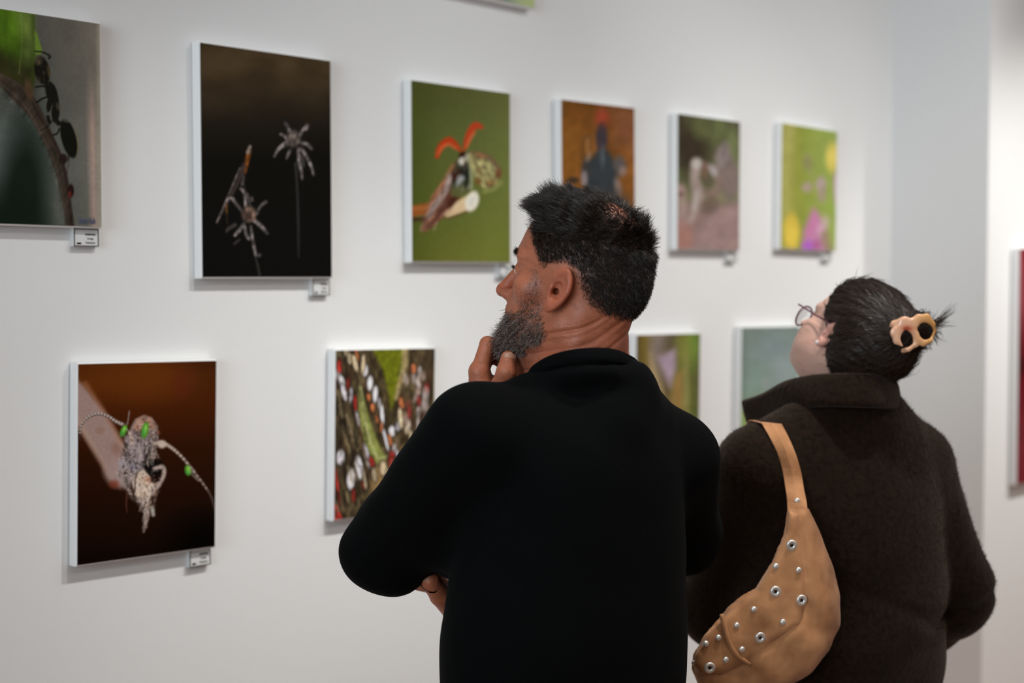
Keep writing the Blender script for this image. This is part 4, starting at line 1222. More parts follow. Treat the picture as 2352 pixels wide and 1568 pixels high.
HB = (np.array([-.105, 1.86, 1.405]), np.array([.265, 2.17, 1.765]))
RBX = (np.array([-.175, 2.04, 1.09]), np.array([.03, 2.25, 1.25]))
Vh, Qh = net(man_skin, HB[0] - .004, HB[1] + .004, .0020)
Qh = outside(Vh, Qh, [HB], True)
Vr, Qr = net(man_skin, RBX[0] - .004, RBX[1] + .004, .0022)
Qr = outside(Vr, Qr, [RBX], True)
Vc, Qc = net(man_skin, (-.28, 1.84, .98), (.38, 2.36, 1.50), .009)
Qc = outside(Vc, Qc, [HB, RBX])
Qh = drop_inside(Vh, Qh, man_cloth, .035); Qr = drop_inside(Vr, Qr, man_cloth, .035)
Vs, Qs = compact(*merge([(Vh, Qh), (Vr, Qr), (Vc, Qc)]))

q = (Vs - HO) @ HI
# regions drawn on the side of the head, in head coordinates
SIDE = lambda pts: [(lambda a: (a[0] / HS, a[1] / HS))(local_px(px, py, HO, HR, .066 * HS)) for px, py in pts]
HAIR_P = SIDE([(1222, 470), (1226, 500), (1214, 535), (1214, 560), (1228, 590), (1238, 618), (1252, 622), (1270, 610), (1300, 606), (1318, 622), (1326, 655), (1336, 688), (1352, 712), (1376, 728), (1408, 742), (1440, 752), (1480, 756), (1560, 700), (1580, 500), (1500, 380), (1300, 360), (1200, 400)])
BEARD_P = SIDE([(1228, 606), (1240, 622), (1246, 650), (1244, 690), (1246, 730), (1254, 770), (1246, 800), (1222, 830), (1212, 850), (1190, 860), (1120, 850), (1100, 800), (1130, 725), (1136, 712), (1170, 716), (1186, 700), (1198, 672), (1212, 640)])
hd = poly_dist(q[:, 0], q[:, 2], HAIR_P)
bd = poly_dist(q[:, 0], q[:, 2], BEARD_P)
head_m = (q[:, 2] > -.16) & (np.abs(q[:, 1]) < .12) & (q[:, 0] > -.13) & (q[:, 0] < .14)
earness = np.clip((np.abs(q[:, 1]) - .0765) / .003, 0, 1) * (np.abs(q[:, 2]) < .045) * (np.abs(q[:, 0]) < .045)
nose_m = np.exp(-(((q - np.array([.118, 0, -.016])) / np.array([.02, .02, .02])) ** 2).sum(1))
neck_m = np.clip((1.575 - Vs[:, 2]) / .05, 0, 1)
handm = (Vs[:, 0] < .0) & (Vs[:, 2] < 1.545)
red = np.clip(.55 * earness + .8 * nose_m + .35 * neck_m * ~handm, 0, 1)
SKIN_M = (.40, .128, .064)
tint = skin_tint(Vs, SKIN_M, red)
# hair roots darken the scalp and the bearded skin; the crown is nearly bare
CROWN = np.array(local_px(1416, 466, HO, HR, .030 * HS)) / HS
bare = np.exp(-(((q[:, 0] - CROWN[0]) / .036) ** 2 + ((q[:, 2] - CROWN[1]) / .042) ** 2 + ((q[:, 1] - .022) / .044) ** 2) ** 2)
FR0 = np.array(local_px(1232, 488, HO, HR, .022 * HS)) / HS
hd = np.where((q[:, 0] > .035) & (np.abs(q[:, 1]) < .052), np.minimum(hd, (q[:, 2] - FR0[1] - (q[:, 0] - FR0[0]) * .9) * .7), hd)
root = .85 * np.clip(hd / np.where(q[:, 2] < .035, .026, .010), 0, 1) * head_m * (1 - earness) * (1 - .62 * bare)
tint = tint * (1 - root[:, None]) + np.array([.03, .022, .018]) * root[:, None]
br = np.clip(bd / .010, 0, 1) * head_m * (1 - earness) * .38 * (q[:, 2] < .02) * ~handm
tint = tint * (1 - br[:, None]) + np.array([.11, .05, .035]) * br[:, None]
lipm = np.exp(-(((q - np.array([.103, 0, -.054])) / np.array([.012, .02, .008])) ** 2).sum(1))
tint = tint * (1 - .5 * lipm[:, None]) + np.array([.32, .10, .08]) * .5 * lipm[:, None]
M_SKIN = mat('skin', SKIN_M, 0.48, 0.4, attr='tint', bump=0.25, scale=420.0, detail=3.0, sss=0.12)
BODY = on_parent('body', Vs, Qs, M_SKIN, MAN, tint)

# thumb nails, one on each hand, and the left index nail
M_NAIL = mat('fingernail', (.44, .22, .14), 0.35, 0.4, bump=.03, scale=200)


def nail(tip, base, toward, w, l, name='fingernail', parent=None):
    tip = Vector(tip); base = Vector(base); ax = (tip - base).normalized(); up = Vector(toward); up = (up - ax * up.dot(ax)).normalized(); sd = ax.cross(up)
    V = []; F = []
    for i in range(7):
        for j in range(7):
            u = i / 6 * 2 - 1; v = j / 6
            r = math.sqrt(max(0.0, 1 - (max(0, abs(v - .45) - .30) / .25) ** 2)) if abs(v - .45) > .30 else 1.0
            an = u * r * 1.0
            V.append(tip + ax * (v - .75) * l + sd * math.sin(an) * w + up * (math.cos(an) * w * .98))
    for i in range(6):
        for j in range(6):
            a = i * 7 + j; F.append((a, a + 1, a + 8, a + 7))
    return link(name, V, F, M_NAIL, parent or MAN, smooth=True)


LTH = L_HAND['thumb'][0]; RTH = R_HAND['thumb'][0]
nail(LTH[3] + (LTH[3] - LTH[2]) * .25, LTH[2], np.array([.25, -1, .1]), .0112, .015)
nail(RTH[3] + (RTH[3] - RTH[2]) * .25, RTH[2], np.array([.6, -1, .35]), .0115, .015)

# eyes behind the lids, and lashes
M_EYE = mat('eye_surface', (.75, .72, .68), 0.12, 0.5, attr='tint')


def eyeball(O, RS, R, sd, rad, parent):
    """white ball with a brown iris and a pupil, looking along the head's forward axis"""
    o = O + RS @ np.array([.0795, .032 * sd, .0145])
    th = [0, .12, .17, .20, .34, .48, .52, .8, 1.2, 1.7, 2.3, math.pi]; n = 18
    V = []; C = []
    for a in th:
        c = (.008, .006, .005) if a < .18 else ((.075, .036, .016) if a < .5 else (.74, .70, .66))
        for k in range(n):
            b = 2 * math.pi * k / n
            V.append(o + rad * (R @ np.array([math.cos(a), math.sin(a) * math.cos(b), math.sin(a) * math.sin(b)]))); C.append(c)
    F = [(i * n + k, i * n + (k + 1) % n, (i + 1) * n + (k + 1) % n, (i + 1) * n + k) for i in range(len(th) - 1) for k in range(n)]
    link('eyeball', V, F, M_EYE, parent, smooth=True, tint=np.array(C))


for sd in (1, -1):
    eyeball(HO, HRS, HR, sd, .0114, MAN)

M_HAIR = hair_mat('dark_hair', (.012, .009, .007), .36, attr=True, spec=.20)
M_BEARD = hair_mat('grey_beard', (.1, .1, .1), .42, attr=True)


def H2W(v):
    return np.asarray(v) @ HR.T


def loc(p):
    return (p - HO) @ HI


FRONT = np.array(local_px(1232, 488, HO, HR, .022 * HS)) / HS      # hairline over the brow


def hair_w(c, n):
    k = loc(c)
    d = poly_dist(k[:, 0], k[:, 2], HAIR_P)
    e = (np.abs(k[:, 1]) > .0790) & (np.abs(k[:, 2]) < .045) & (np.abs(k[:, 0]) < .045)
    b = np.exp(-(((k[:, 0] - CROWN[0]) / .036) ** 2 + ((k[:, 2] - CROWN[1]) / .042) ** 2 + ((k[:, 1] - .022) / .044) ** 2) ** 2)
    fz = FRONT[1] + (k[:, 0] - FRONT[0]) * .9
    bald_front = (k[:, 0] > .035) & (np.abs(k[:, 1]) < .052) & (k[:, 2] < fz)
    soft = np.where(k[:, 2] < .035, .020, .007)
    return np.clip((d + .002) / soft, 0, 1) * ~e * (1 - .76 * b) * (k[:, 2] > -.12) * ~bald_front


HV, HQ = Vh, outside(Vh, Qh, [(np.array([-1, 0, 0]), np.array([1, 3, 1.50]))])
pr, nr = surface_points(HV, HQ, 30000, rng, hair_w)
k = loc(pr); nl = nr @ HR
dh = poly_dist(k[:, 0], k[:, 2], HAIR_P)
top = np.clip((k[:, 2] - .055) / .05, 0, 1)
front = np.clip((k[:, 0] - .015) / .045, 0, 1) * np.clip((k[:, 2] - .05) / .03, 0, 1) * np.clip((.066 - np.abs(k[:, 1])) / .02, 0, 1)
ln = .0055 + .0045 * np.clip(dh / .03, 0, 1) + .0155 * top + .017 * front
ln *= np.clip(.35 + dh / .018, .35, 1)
ln *= rng.uniform(.7, 1.15, len(ln))
# combed: forward on top, down and back on the sides, round the crown
comb = np.zeros_like(k)
comb[:, 0] = np.where(top > .4, .9, -.45) + .5 * front
comb[:, 2] = -.55 + .75 * top + .10 * front
rel = k - np.array([CROWN[0], .012, CROWN[1]])
rd = np.linalg.norm(rel, axis=1, keepdims=True)
whirl = rel / (rd + 1e-6)
comb = comb + whirl * np.exp(-(rd / .05) ** 2) * 1.2
comb = comb - nl * (comb * nl).sum(1, keepdims=True) * .7
comb[:, 2] += .65 * front
comb += rng.normal(scale=.13, size=comb.shape)
clump = np.stack([fbm(k[:, 0] * 120 + i * 31, k[:, 1] * 120 + k[:, 2] * 90, 60 + i, 2) - .5 for i in range(3)], 1)
comb += clump * (.55 + 1.4 * top[:, None])
d0 = nl * (.55 + .3 * top[:, None]) + comb * .5
d0 /= np.linalg.norm(d0, axis=1, keepdims=True)
d1 = nl * (.12 + .14 * top[:, None]) + comb * 1.0 + np.array([.55, 0, .30]) * front[:, None]
d1 /= np.linalg.norm(d1, axis=1, keepdims=True)
def hair_col(n):
    c = np.array([[.013, .0095, .0072]]) * rng.uniform(.5, 2.0, (n, 1))
    g = rng.random(n) < .035
    c[g] = np.array([.16, .14, .13]) * rng.uniform(.5, 1.2, (int(g.sum()), 1))
    return c


strands('hair', pr - nr * .001, d0 @ HR.T, ln, M_HAIR, MAN, seg=5, bend=d1 @ HR.T, radius=.00030, curl=.02, rng=rng, tint=hair_col(len(pr)))


def tuft_w(c, n):
    k = loc(c)
    fz = FRONT[1] + (k[:, 0] - FRONT[0]) * .9
    return (np.abs(k[:, 1]) < .046) & (k[:, 0] > .012) & (k[:, 2] > fz) & (k[:, 2] > .075)


pt_, nt_ = surface_points(HV, HQ, 5200, rng, tuft_w)
kt = loc(pt_)
h_ = np.clip((.088 - kt[:, 0]) / .06, 0, 1)                      # 0 at the hairline, 1 further back
nc = 46
cid = rng.integers(0, nc, len(kt)); ctx = np.stack([rng.uniform(1186, 1222, nc), rng.uniform(0, 1, nc)], 1)
tx = ctx[cid, 0] + rng.normal(scale=4, size=len(kt)); frac = (tx - 1186) / 36
ty = 466 - 26 * np.clip(frac, 0, 1.4) * ctx[cid, 1] + 12 * (1 - ctx[cid, 1]) + rng.normal(scale=3, size=len(kt))
tg = np.array([at(a, b, Y) for a, b, Y in zip(tx, ty, pt_[:, 1] + .006)])
dv = tg - pt_; L_ = np.linalg.norm(dv, axis=1); dv /= L_[:, None]
L_ = np.minimum(L_, rng.uniform(.022, .048, len(kt)))
a0 = dv * .7 + nt_ * .75; a0 /= np.linalg.norm(a0, axis=1, keepdims=True)
a1 = dv * 1.0 - nt_ * .18; a1 /= np.linalg.norm(a1, axis=1, keepdims=True)
strands('front_tuft', pt_ - nt_ * .001, a0, L_, M_HAIR, MAN, seg=6, bend=a1, radius=.00030, curl=.04, rng=rng, tint=hair_col(len(kt)))


def beard_w(c, n):
    k = loc(c)
    d = poly_dist(k[:, 0], k[:, 2], BEARD_P)
    e = (np.abs(k[:, 1]) > .0790) & (np.abs(k[:, 2]) < .045) & (np.abs(k[:, 0]) < .045)
    lip = (k[:, 0] > .085) & (np.abs(k[:, 2] + .054) < .006) & (np.abs(k[:, 1]) < .02)
    hand = (k[:, 0] > .118) | (k[:, 2] < -.135)
    w = np.clip((d + .003) / .012, 0.0, 1) * ~e * ~lip * ~hand * (.32 + np.clip((-k[:, 2] - .02) / .05, 0, 1) * 1.0)
    skin = np.abs(head_sdf(c.astype(np.float32))[0]) < .004
    return w * skin


pr, nr = surface_points(HV, HQ, 6400, rng, beard_w)
k = loc(pr); nl = nr @ HR
low = np.clip((-k[:, 2] - .03) / .05, 0, 1); chin = np.clip((k[:, 0] - .05) / .04, 0, 1) * low
ln = (.0045 + .006 * low + .006 * chin) * rng.uniform(.6, 1.2, len(k))
d0 = nl * .8 + np.array([.12, 0, -.55]) + rng.normal(scale=.28, size=k.shape)
d0 /= np.linalg.norm(d0, axis=1, keepdims=True)
d1 = nl * .35 + np.array([.2, 0, -.8]) + rng.normal(scale=.5, size=k.shape)
d1 /= np.linalg.norm(d1, axis=1, keepdims=True)
g = rng.random(len(k)); dark = np.clip((k[:, 0] - .02) / .05, 0, 1) * .35
grey = np.where(g > .60 + dark * .2, 1.0, 0.0)[:, None]
col = grey * (np.array([.40, .31, .26]) * rng.uniform(.35, 1.15, (len(k), 1))) + (1 - grey) * np.array([.040, .024, .018])
strands('beard', pr - nr * .0005, d0 @ HR.T, ln, M_BEARD, MAN, seg=5, bend=d1 @ HR.T, radius=.00023, curl=.12, rng=rng, tint=col)

# brows and lashes
for sd in (1, -1):
    n = 240
    t_ = rng.random(n); r0 = np.stack([.0985 - .020 * t_ ** 2, sd * (.010 + .038 * t_), .0335 + .006 * np.sin(t_ * 2.4) + rng.normal(scale=.0022, size=n)], 1)
    dd = np.stack([.45 - .2 * t_, sd * (.35 + .5 * t_), .35 - .5 * t_], 1) + rng.normal(scale=.22, size=(n, 3)); dd /= np.linalg.norm(dd, axis=1, keepdims=True)
    strands('eyebrow', HO + r0 @ HRS.T, dd @ HR.T, rng.uniform(.004, .008, n), M_HAIR, MAN, seg=4, radius=.00030, tint=hair_col(n))
    n = 70
    t_ = np.linspace(-1, 1, n); r0 = np.stack([.0905 - .003 * t_ ** 2, sd * (.032 + .010 * t_), .0165 - .003 * t_ ** 2], 1)
    dd = np.stack([.9 + 0 * t_, sd * .35 * (.4 + t_), -.05 + 0 * t_], 1) + rng.normal(scale=.1, size=(n, 3))
    dd /= np.linalg.norm(dd, axis=1, keepdims=True); up = dd + [0, 0, .7]; up /= np.linalg.norm(up, axis=1, keepdims=True)
    strands('eyelash', HO + r0 @ HRS.T, dd @ HR.T, rng.uniform(.004, .007, n), M_HAIR, MAN, seg=4, bend=up @ HR.T, radius=.00022, tint=hair_col(n))

# ---- clothes
def knit_mat(name, color, sc, strength, sheen, sheen_tint):
    m, t, b = nt(name)
    N = t.nodes; L = t.links
    b.inputs['Base Color'].default_value = (*color, 1); b.inputs['Roughness'].default_value = .9; b.inputs['Specular IOR Level'].default_value = .05
    b.inputs['Sheen Weight'].default_value = sheen; b.inputs['Sheen Roughness'].default_value = .4; b.inputs['Sheen Tint'].default_value = (*sheen_tint, 1)
    tc = N.new('ShaderNodeTexCoord'); wv = N.new('ShaderNodeTexWave'); wv.inputs['Scale'].default_value = sc; wv.inputs['Distortion'].default_value = 1.2; wv.inputs['Detail'].default_value = 1.0
    wv.bands_direction = 'Z'
    nz = N.new('ShaderNodeTexNoise'); nz.inputs['Scale'].default_value = sc * 8; nz.inputs['Detail'].default_value = 2
    ad = N.new('ShaderNodeMath'); ad.operation = 'ADD'; bp = N.new('ShaderNodeBump'); bp.inputs['Strength'].default_value = strength; bp.inputs['Distance'].default_value = .001
    L.new(tc.outputs['Object'], wv.inputs['Vector']); L.new(tc.outputs['Object'], nz.inputs['Vector'])
    L.new(wv.outputs['Fac'], ad.inputs[0]); L.new(nz.outputs['Fac'], ad.inputs[1]); L.new(ad.outputs[0], bp.inputs['Height']); L.new(bp.outputs['Normal'], b.inputs['Normal'])
    return m


M_KNIT = knit_mat('black_knit', (.0022, .0025, .0026), 160, .15, .006, (.6, .8, .9))
Vj, Qj = net(man_cloth, (-.33, 1.76, .90), (.44, 2.44, 1.62), .0055)
on_parent('jumper', Vj, Qj, M_KNIT, MAN)
# ribbed collar: a rolled band round the neck whose ribs stand proud
rp = spline(ring + ring[:3], 15 * 24 + 1)
rp = rp[24:24 + 12 * 24 + 1][:-1]
cen = rp.mean(0); V = []; F = []; n = len(rp); m = 12
for i in range(n):
    o = rp[i] - cen; o[2] = 0; o /= np.linalg.norm(o)
    rib = .0007 * (1 if i % 2 else -1)
    for j in range(m):
        an = 2 * math.pi * j / m
        V.append(rp[i] + o * (.0052 + rib) * math.cos(an) + np.array([0, 0, 1]) * (.0100 + rib) * math.sin(an) + o * .0045 * -math.sin(an) + np.array([0, 0, -.004]))
    for j in range(m):
        F.append((i * m + j, i * m + (j + 1) % m, ((i + 1) % n) * m + (j + 1) % m, ((i + 1) % n) * m + j))
on_parent('ribbed_collar', V, F, M_KNIT, MAN)


def cuff(name, a, b, r0, r1, m, parent, thick=.004):
    a = np.asarray(a); b = np.asarray(b); ax = (b - a) / np.linalg.norm(b - a)
    pts = [a + (b - a) * t for t in (0, .03, .5, .97, 1)]
    return tube(pts, [r0 * .96, r0, (r0 + r1) / 2 + .001, r1, r1 * .94], n=40)


def trousers_sdf(hip, legs, dims):
    def f(p):
        d = s_ell(p, hip, dims)
        for a, k, e, r in legs:
            d = smin(d, s_chain(p, [a, k, e], r, .02), .05)
        return smax(smax(d, -(p[:, 2] - .06), .004), p[:, 2] - 1.0, .01)
    return f


def legs(parent, root, T, hw, mt, shoe_mt, hipdims, z0=.92):
    """trousers and shoes under the edge of the picture"""
    fw, lf = T[:, 0], T[:, 1]
    L = []
    for sd, st in ((1, .05), (-1, -.03)):
        hip = root + lf * .085 * sd + [0, 0, .90]; knee = root + lf * .10 * sd + fw * (.03 + st) + [0, 0, .48]; ank = root + lf * .11 * sd + fw * st + [0, 0, .05]
        L.append((hip, knee, ank, (.095, .075, .062)))
    f = trousers_sdf(root + [0, 0, z0], L, hipdims)
    Vt, Qt = net(f, root + [-.30, -.30, 0], root + [.30, .30, 1.06], .012)
    on_parent('trousers', Vt, Qt, mt, parent)
    for a, k, e, r in L:
        def g(p, e=e):
            d = s_cap(p, e + [0, 0, 0.02], e + [0, 0, .06], .042, .045)
            d = smin(d, s_cap(p, e - fw * .04 + [0, 0, -.008], e + fw * .15 + [0, 0, -.014], .042, .036), .03)
            d = smin(d, s_cap(p, e - fw * .045 + [0, 0, -.03], e + fw * .155 + [0, 0, -.03], .040, .042), .01)
            return smax(d, -(p[:, 2] - .001), .002)
        Vt, Qt = net(g, e + [-.25, -.25, -.05], e + [.25, .25, .12], .007)
        on_parent('shoe', Vt, Qt, shoe_mt, parent)


M_JEANS = mat('dark_denim', (.020, .024, .034), .85, .2, bump=.3, scale=300, vary=.2)
M_SHOE = mat('black_leather_shoe', (.02, .018, .016), .4, .4, bump=.1, scale=150)
legs(MAN, np.array([.115, 2.03, 0.0]), TF, .17, M_JEANS, M_SHOE, (.17, .165, .13))
# ------------------------------------------------------------------ the woman
rngw = np.random.default_rng(11)
WO = np.array([0.590, 2.45, 1.514]); WR_ = frame(54, 24, 13); WS = np.array([.90, .93, .77])
WI = WR_ / WS; WRS = WR_ * WS
WT = frame(65, 0)
WC = np.array([.568, 2.455, 0.0])
WL = WT[:, 1]
WNB = np.array([.588, 2.45, 1.410])
WSL = WC + WL * .168 + [0, 0, 1.300]; WSR = WC - WL * .155 + [0, 0, 1.292]
WEL = A(1650, 1400, 2.50); WWL = A(1700, 1480, 2.68)
WER = A(2190, 1365, 2.55); WWR = A(2100, 1450, 2.72)


def w_loc(p):
    return (p - WO) @ WI


def woman_skin(p):
    d0 = (p - WO) @ WI                                   # a lower, more sloping forehead than his
    d0[:, 0] *= 1 + 1.6 * np.clip(d0[:, 2] - .015, 0, .2)
    d, q = head_sdf((d0 @ WRS.T + WO).astype(np.float32), WO, WI)
    q = ((p - WO) @ WI).astype(np.float32)
    d = smin(d, s_ell(np.stack([q[:, 0], np.abs(q[:, 1]), q[:, 2]], 1), (.046, .038, -.050), (.042, .036, .046)), .03)   # fuller cheeks
    d = smin(d, s_ell(q, (.050, 0, -.085), (.046, .044, .032)), .03)
    e = np.minimum(ear_sdf(q, 1), ear_sdf(q, -1))
    d = smin(d, e, .004)
    n = s_chain(p, [WO + WRS @ np.array([-.02, 0, -.03]), WNB + [0, 0, .03], WNB + [0, 0, -.06]], (.050, .052, .07), .01)
    n = smin(n, s_cap(p, WO + WRS @ np.array([.03, 0, -.07]), WNB + [-.03, .03, .02], .042, .045), .03)
    d = smin(d, n, .03)
    t = smin(s_cap(p, WNB + [0, 0, -.08], WC + [0, 0, 1.0], .09, .10), s_cap(p, WSL, WSR, .045, .045), .05)
    return smin(d, t, .04)


def woman_hair(p):
    q = ((p - WO) @ WI).astype(np.float32)
    s = np.stack([q[:, 0], np.abs(q[:, 1]), q[:, 2]], 1)
    d = s_ell(s, (-.010, 0, .036), (.100, .084, .094))
    d = smin(d, s_ell(s, (-.042, 0, .010), (.062, .076, .078)), .03)
    d = smin(d, head_sdf(p.astype(np.float32), WO, WI)[0] - .010, .01)
    # hairline: forehead, temple, in front of and behind the ear
    line = s[:, 0] - (.036 + .30 * (s[:, 2] - .03))
    low = s[:, 0] - (-.026 + .10 * (s[:, 2] + .02))
    cut = np.where(s[:, 2] > .030, line, np.where(s[:, 2] > .014, line + (low - line) * (.030 - s[:, 2]) / .016, low))
    d = smax(d, cut * .8, .008)
    d = smax(d, -s_ell(s, (.002, .088, .002), (.026, .022, .036)), .004)
    nape = s_ell(p, A(1994, 798, 2.405), (.070, .072, .058))
    d = smin(d, nape, .03)
    d = smin(d, s_ell(p, A(2036, 822, 2.39), (.036, .045, .028)), .02)
    d = smin(d, s_ell(p, A(2098, 756, 2.378), (.036, .034, .030)), .02)
    g = q @ np.array([.0, 0, 1.0], np.float32)
    an = np.arctan2(q[:, 2] - .0, q[:, 1] + 1e-5)
    return d + .0012 * np.sin(an * 26 + 3 * np.sin(q[:, 0] * 30)) + .0008 * np.sin(an * 61 + q[:, 0] * 20)


def coat_sdf(p):
    q = ((p - WC) @ WT).astype(np.float32)
    d = s_ell(q, (.0, 0, 1.235), (.130, .195, .165))
    d = smin(d, s_ell(q, (.005, -.005, 1.03), (.150, .208, .30)), .06)
    d = smin(d, s_cap(p, WNB + [0, 0, -.03], WSL + [0, 0, .004], .075, .070), .05)
    d = smin(d, s_cap(p, WNB + [0, 0, -.03], WSR + [0, 0, .006], .075, .068), .05)
    la = smin(s_chain(p, [WSL, WEL], (.074, .068), 0), s_chain(p, [WEL, WWL], (.066, .058), 0), .03)
    ra = smin(s_chain(p, [WSR, WER], (.074, .070), 0), s_chain(p, [WER, WWR], (.068, .058), 0), .03)
    d = smin(d, la, .022); d = smin(d, ra, .022)
    x, y, z = q[:, 0], q[:, 1], q[:, 2]
    d = d + .0045 * np.sin(z * 34 + 2.2 * np.sin(y * 11 + 1.0)) * np.clip((1.22 - z) / .15, .1, 1)
    fold = np.exp(-((z - 1.085 - .05 * np.sin(y * 9)) / .012) ** 2) * np.clip(.5 - y * 4, 0, 1)
    d = d + .008 * fold
    d = smax(d, .70 - p[:, 2], .02)
    hole = s_cap(p, WNB + [0, 0, .065], WNB + [0, 0, .2], .066, .07)
    return smax(d, -hole, .008)


WOMAN = empty('person', (WC[0], WC[1], 0.0))
tag(WOMAN, 'woman in a dark brown fleece coat, dark hair clipped up, head tilted back', 'person')

Vw, Qw = net(woman_skin, (.42, 2.26, 1.36), (.76, 2.66, 1.70), .0030)
Qw = drop_inside(Vw, Qw, coat_sdf, .03)
Vw2, Qw2 = net(woman_skin, (.30, 2.2, .9), (.90, 2.75, 1.38), .010)
Qw2 = outside(Vw2, Qw2, [(np.array([.423, 2.263, 1.363]), np.array([.757, 2.657, 1.70]))])
Vs2, Qs2 = compact(*merge([(Vw, Qw), (Vw2, Qw2)]))
qw = w_loc(Vs2)
ew = np.clip((np.abs(qw[:, 1]) - .073) / .004, 0, 1) * (np.abs(qw[:, 2]) < .045) * (np.abs(qw[:, 0]) < .045)
ck = np.exp(-(((qw - np.array([.06, .05, -.02])) / np.array([.03, .02, .03])) ** 2).sum(1))
tw = skin_tint(Vs2, (.70, .42, .33), np.clip(.7 * ew + .35 * ck, 0, 1))
M_SKINW = mat('skin_fair', (.70, .42, .33), 0.48, 0.4, attr='tint', bump=0.12, scale=400.0, detail=2.0, sss=0.12)
on_parent('body', Vs2, Qs2, M_SKINW, WOMAN, tw)
for sd in (1, -1):
    eyeball(WO, WRS, WR_, sd, .0108, WOMAN)

# hair drawn back into the clip: a combed mass and single strands over it
CLIPC = A(2092, 757, 2.335)
M_WHAIR = mat('dark_brown_hair', (.016, .0095, .0065), .42, .28, bump=.4, scale=260, vary=.3)
M_WSTR = hair_mat('dark_brown_strands', (.022, .0125, .008), .36, spec=.28)
Vh2, Qh2 = net(woman_hair, (.44, 2.24, 1.40), (.78, 2.62, 1.72), .0030)
on_parent('hair', Vh2, Qh2, M_WHAIR, WOMAN)
pw, nw = surface_points(Vh2, Qh2, 9000, rngw)
tc_ = CLIPC - pw; tc_ -= nw * (tc_ * nw).sum(1, keepdims=True); tc_ /= np.linalg.norm(tc_, axis=1, keepdims=True) + 1e-6
dd = tc_ + nw * .10 + rngw.normal(scale=.07, size=pw.shape); dd /= np.linalg.norm(dd, axis=1, keepdims=True)
b2 = tc_ - nw * .45 + rngw.normal(scale=.07, size=pw.shape); b2 /= np.linalg.norm(b2, axis=1, keepdims=True)
dist = np.linalg.norm(CLIPC - pw, axis=1)
strands('loose_strands', pw - nw * .0006, dd, np.minimum(rngw.uniform(.018, .045, len(pw)), dist * .8), M_WSTR, WOMAN, seg=6, bend=b2, radius=.0004, curl=.04, rng=rngw)
# the ends stick out of the clip
n = 90
tips = np.array([A(2188, 704, 2.34), A(2184, 742, 2.33), A(2176, 738, 2.32), A(2166, 790, 2.33)])
r0 = np.array([A(2132, 748, 2.345)]) + rngw.normal(scale=.004, size=(n, 3))
ti = tips[rngw.choice(4, n, p=[.3, .35, .2, .15])] + rngw.normal(scale=.0055, size=(n, 3))
dv = ti - r0; ll = np.linalg.norm(dv, axis=1)
up_ = np.where((ti[:, 2] > 1.565)[:, None], np.array([[-.1, 0, .9]]), np.array([[.2, 0, .1]]))
dd = dv / ll[:, None]; d0 = dd - up_ * .35; d0 /= np.linalg.norm(d0, axis=1, keepdims=True); d1 = dd + up_ * .35; d1 /= np.linalg.norm(d1, axis=1, keepdims=True)
strands('hair_ends', r0, d0, ll * rngw.uniform(.75, 1.05, n), M_WSTR, WOMAN, seg=6, bend=d1, radius=.00035, curl=.05, rng=rngw)

# coat
M_COAT = mat('brown_fleece', (.0112, .0055, .0026), .95, .1, bump=.9, scale=110, vary=.45, sheen=.10, sheen_tint=(1, .8, .65), detail=5)
Vk, Qk = net(coat_sdf, (.22, 2.10, .66), (.92, 2.88, 1.52), .0075)
on_parent('coat', Vk, Qk, M_COAT, WOMAN)
CT = [(1702, 919, 2.600), (1750, 903, 2.525), (1814, 871, 2.440), (1900, 858, 2.370), (1985, 858, 2.345), (2040, 866, 2.375), (2054, 876, 2.45), (2040, 880, 2.545), (1960, 885, 2.61), (1860, 893, 2.65), (1770, 905, 2.65)]
CB = [(1716, 975, 2.600), (1764, 958, 2.520), (1826, 940, 2.420), (1900, 934, 2.345), (1985, 936, 2.322), (2044, 940, 2.365), (2060, 946, 2.45), (2050, 950, 2.56), (1960, 955, 2.63), (1860, 960, 2.67), (1780, 968, 2.67)]
ct = spline(np.array([A(*q) for q in CT]), 90); cb = spline(np.array([A(*q) for q in CB]), 90)
cen = ct.mean(0); V = []; F = []; m = 14
for i in range(90):
    mid = (ct[i] + cb[i]) / 2; hv = (ct[i] - cb[i]) / 2
    tg = ct[min(i + 1, 89)] - ct[max(i - 1, 0)]; o = np.cross(tg, hv); o /= np.linalg.norm(o)
    e = min(1, math.sqrt(max(0.02, 1 - (1 - min(i, 89 - i) / 3) ** 2))) if min(i, 89 - i) < 3 else 1
    for j in range(m):
        an = 2 * math.pi * j / m
        V.append(mid + hv * math.copysign(abs(math.sin(an)) ** .7, math.sin(an)) * (.9 + .1 * e) + o * .0085 * e * math.copysign(abs(math.cos(an)) ** .7, math.cos(an)))
F = [(i * m + j, i * m + (j + 1) % m, (i + 1) * m + (j + 1) % m, (i + 1) * m + j) for i in range(89) for j in range(m)] + [tuple(range(m))[::-1], tuple(range(89 * m, 90 * m))]
on_parent('stand_up_collar', V, F, M_COAT, WOMAN)
# short nap that catches the light at the outline
pf, nf = surface_points(Vk, Qk, 16000, rngw, lambda c, n: (c[:, 2] > 1.0) * 1.0)
df = nf + rngw.normal(scale=.5, size=pf.shape); df /= np.linalg.norm(df, axis=1, keepdims=True)
M_NAP = hair_mat('brown_nap', (.016, .0085, .0045), .7, spec=.15)
strands('nap', pf - nf * .001, df, rngw.uniform(.003, .0065, len(pf)), M_NAP, WOMAN, seg=3, radius=.0003, curl=.2, rng=rngw)
M_TROU = mat('black_trousers', (.012, .012, .013), .85, .2, bump=.3, scale=250, vary=.2)
legs(WOMAN, WC + [.0, .0, 0], WT, .16, M_TROU, M_SHOE, (.15, .17, .14), .86)

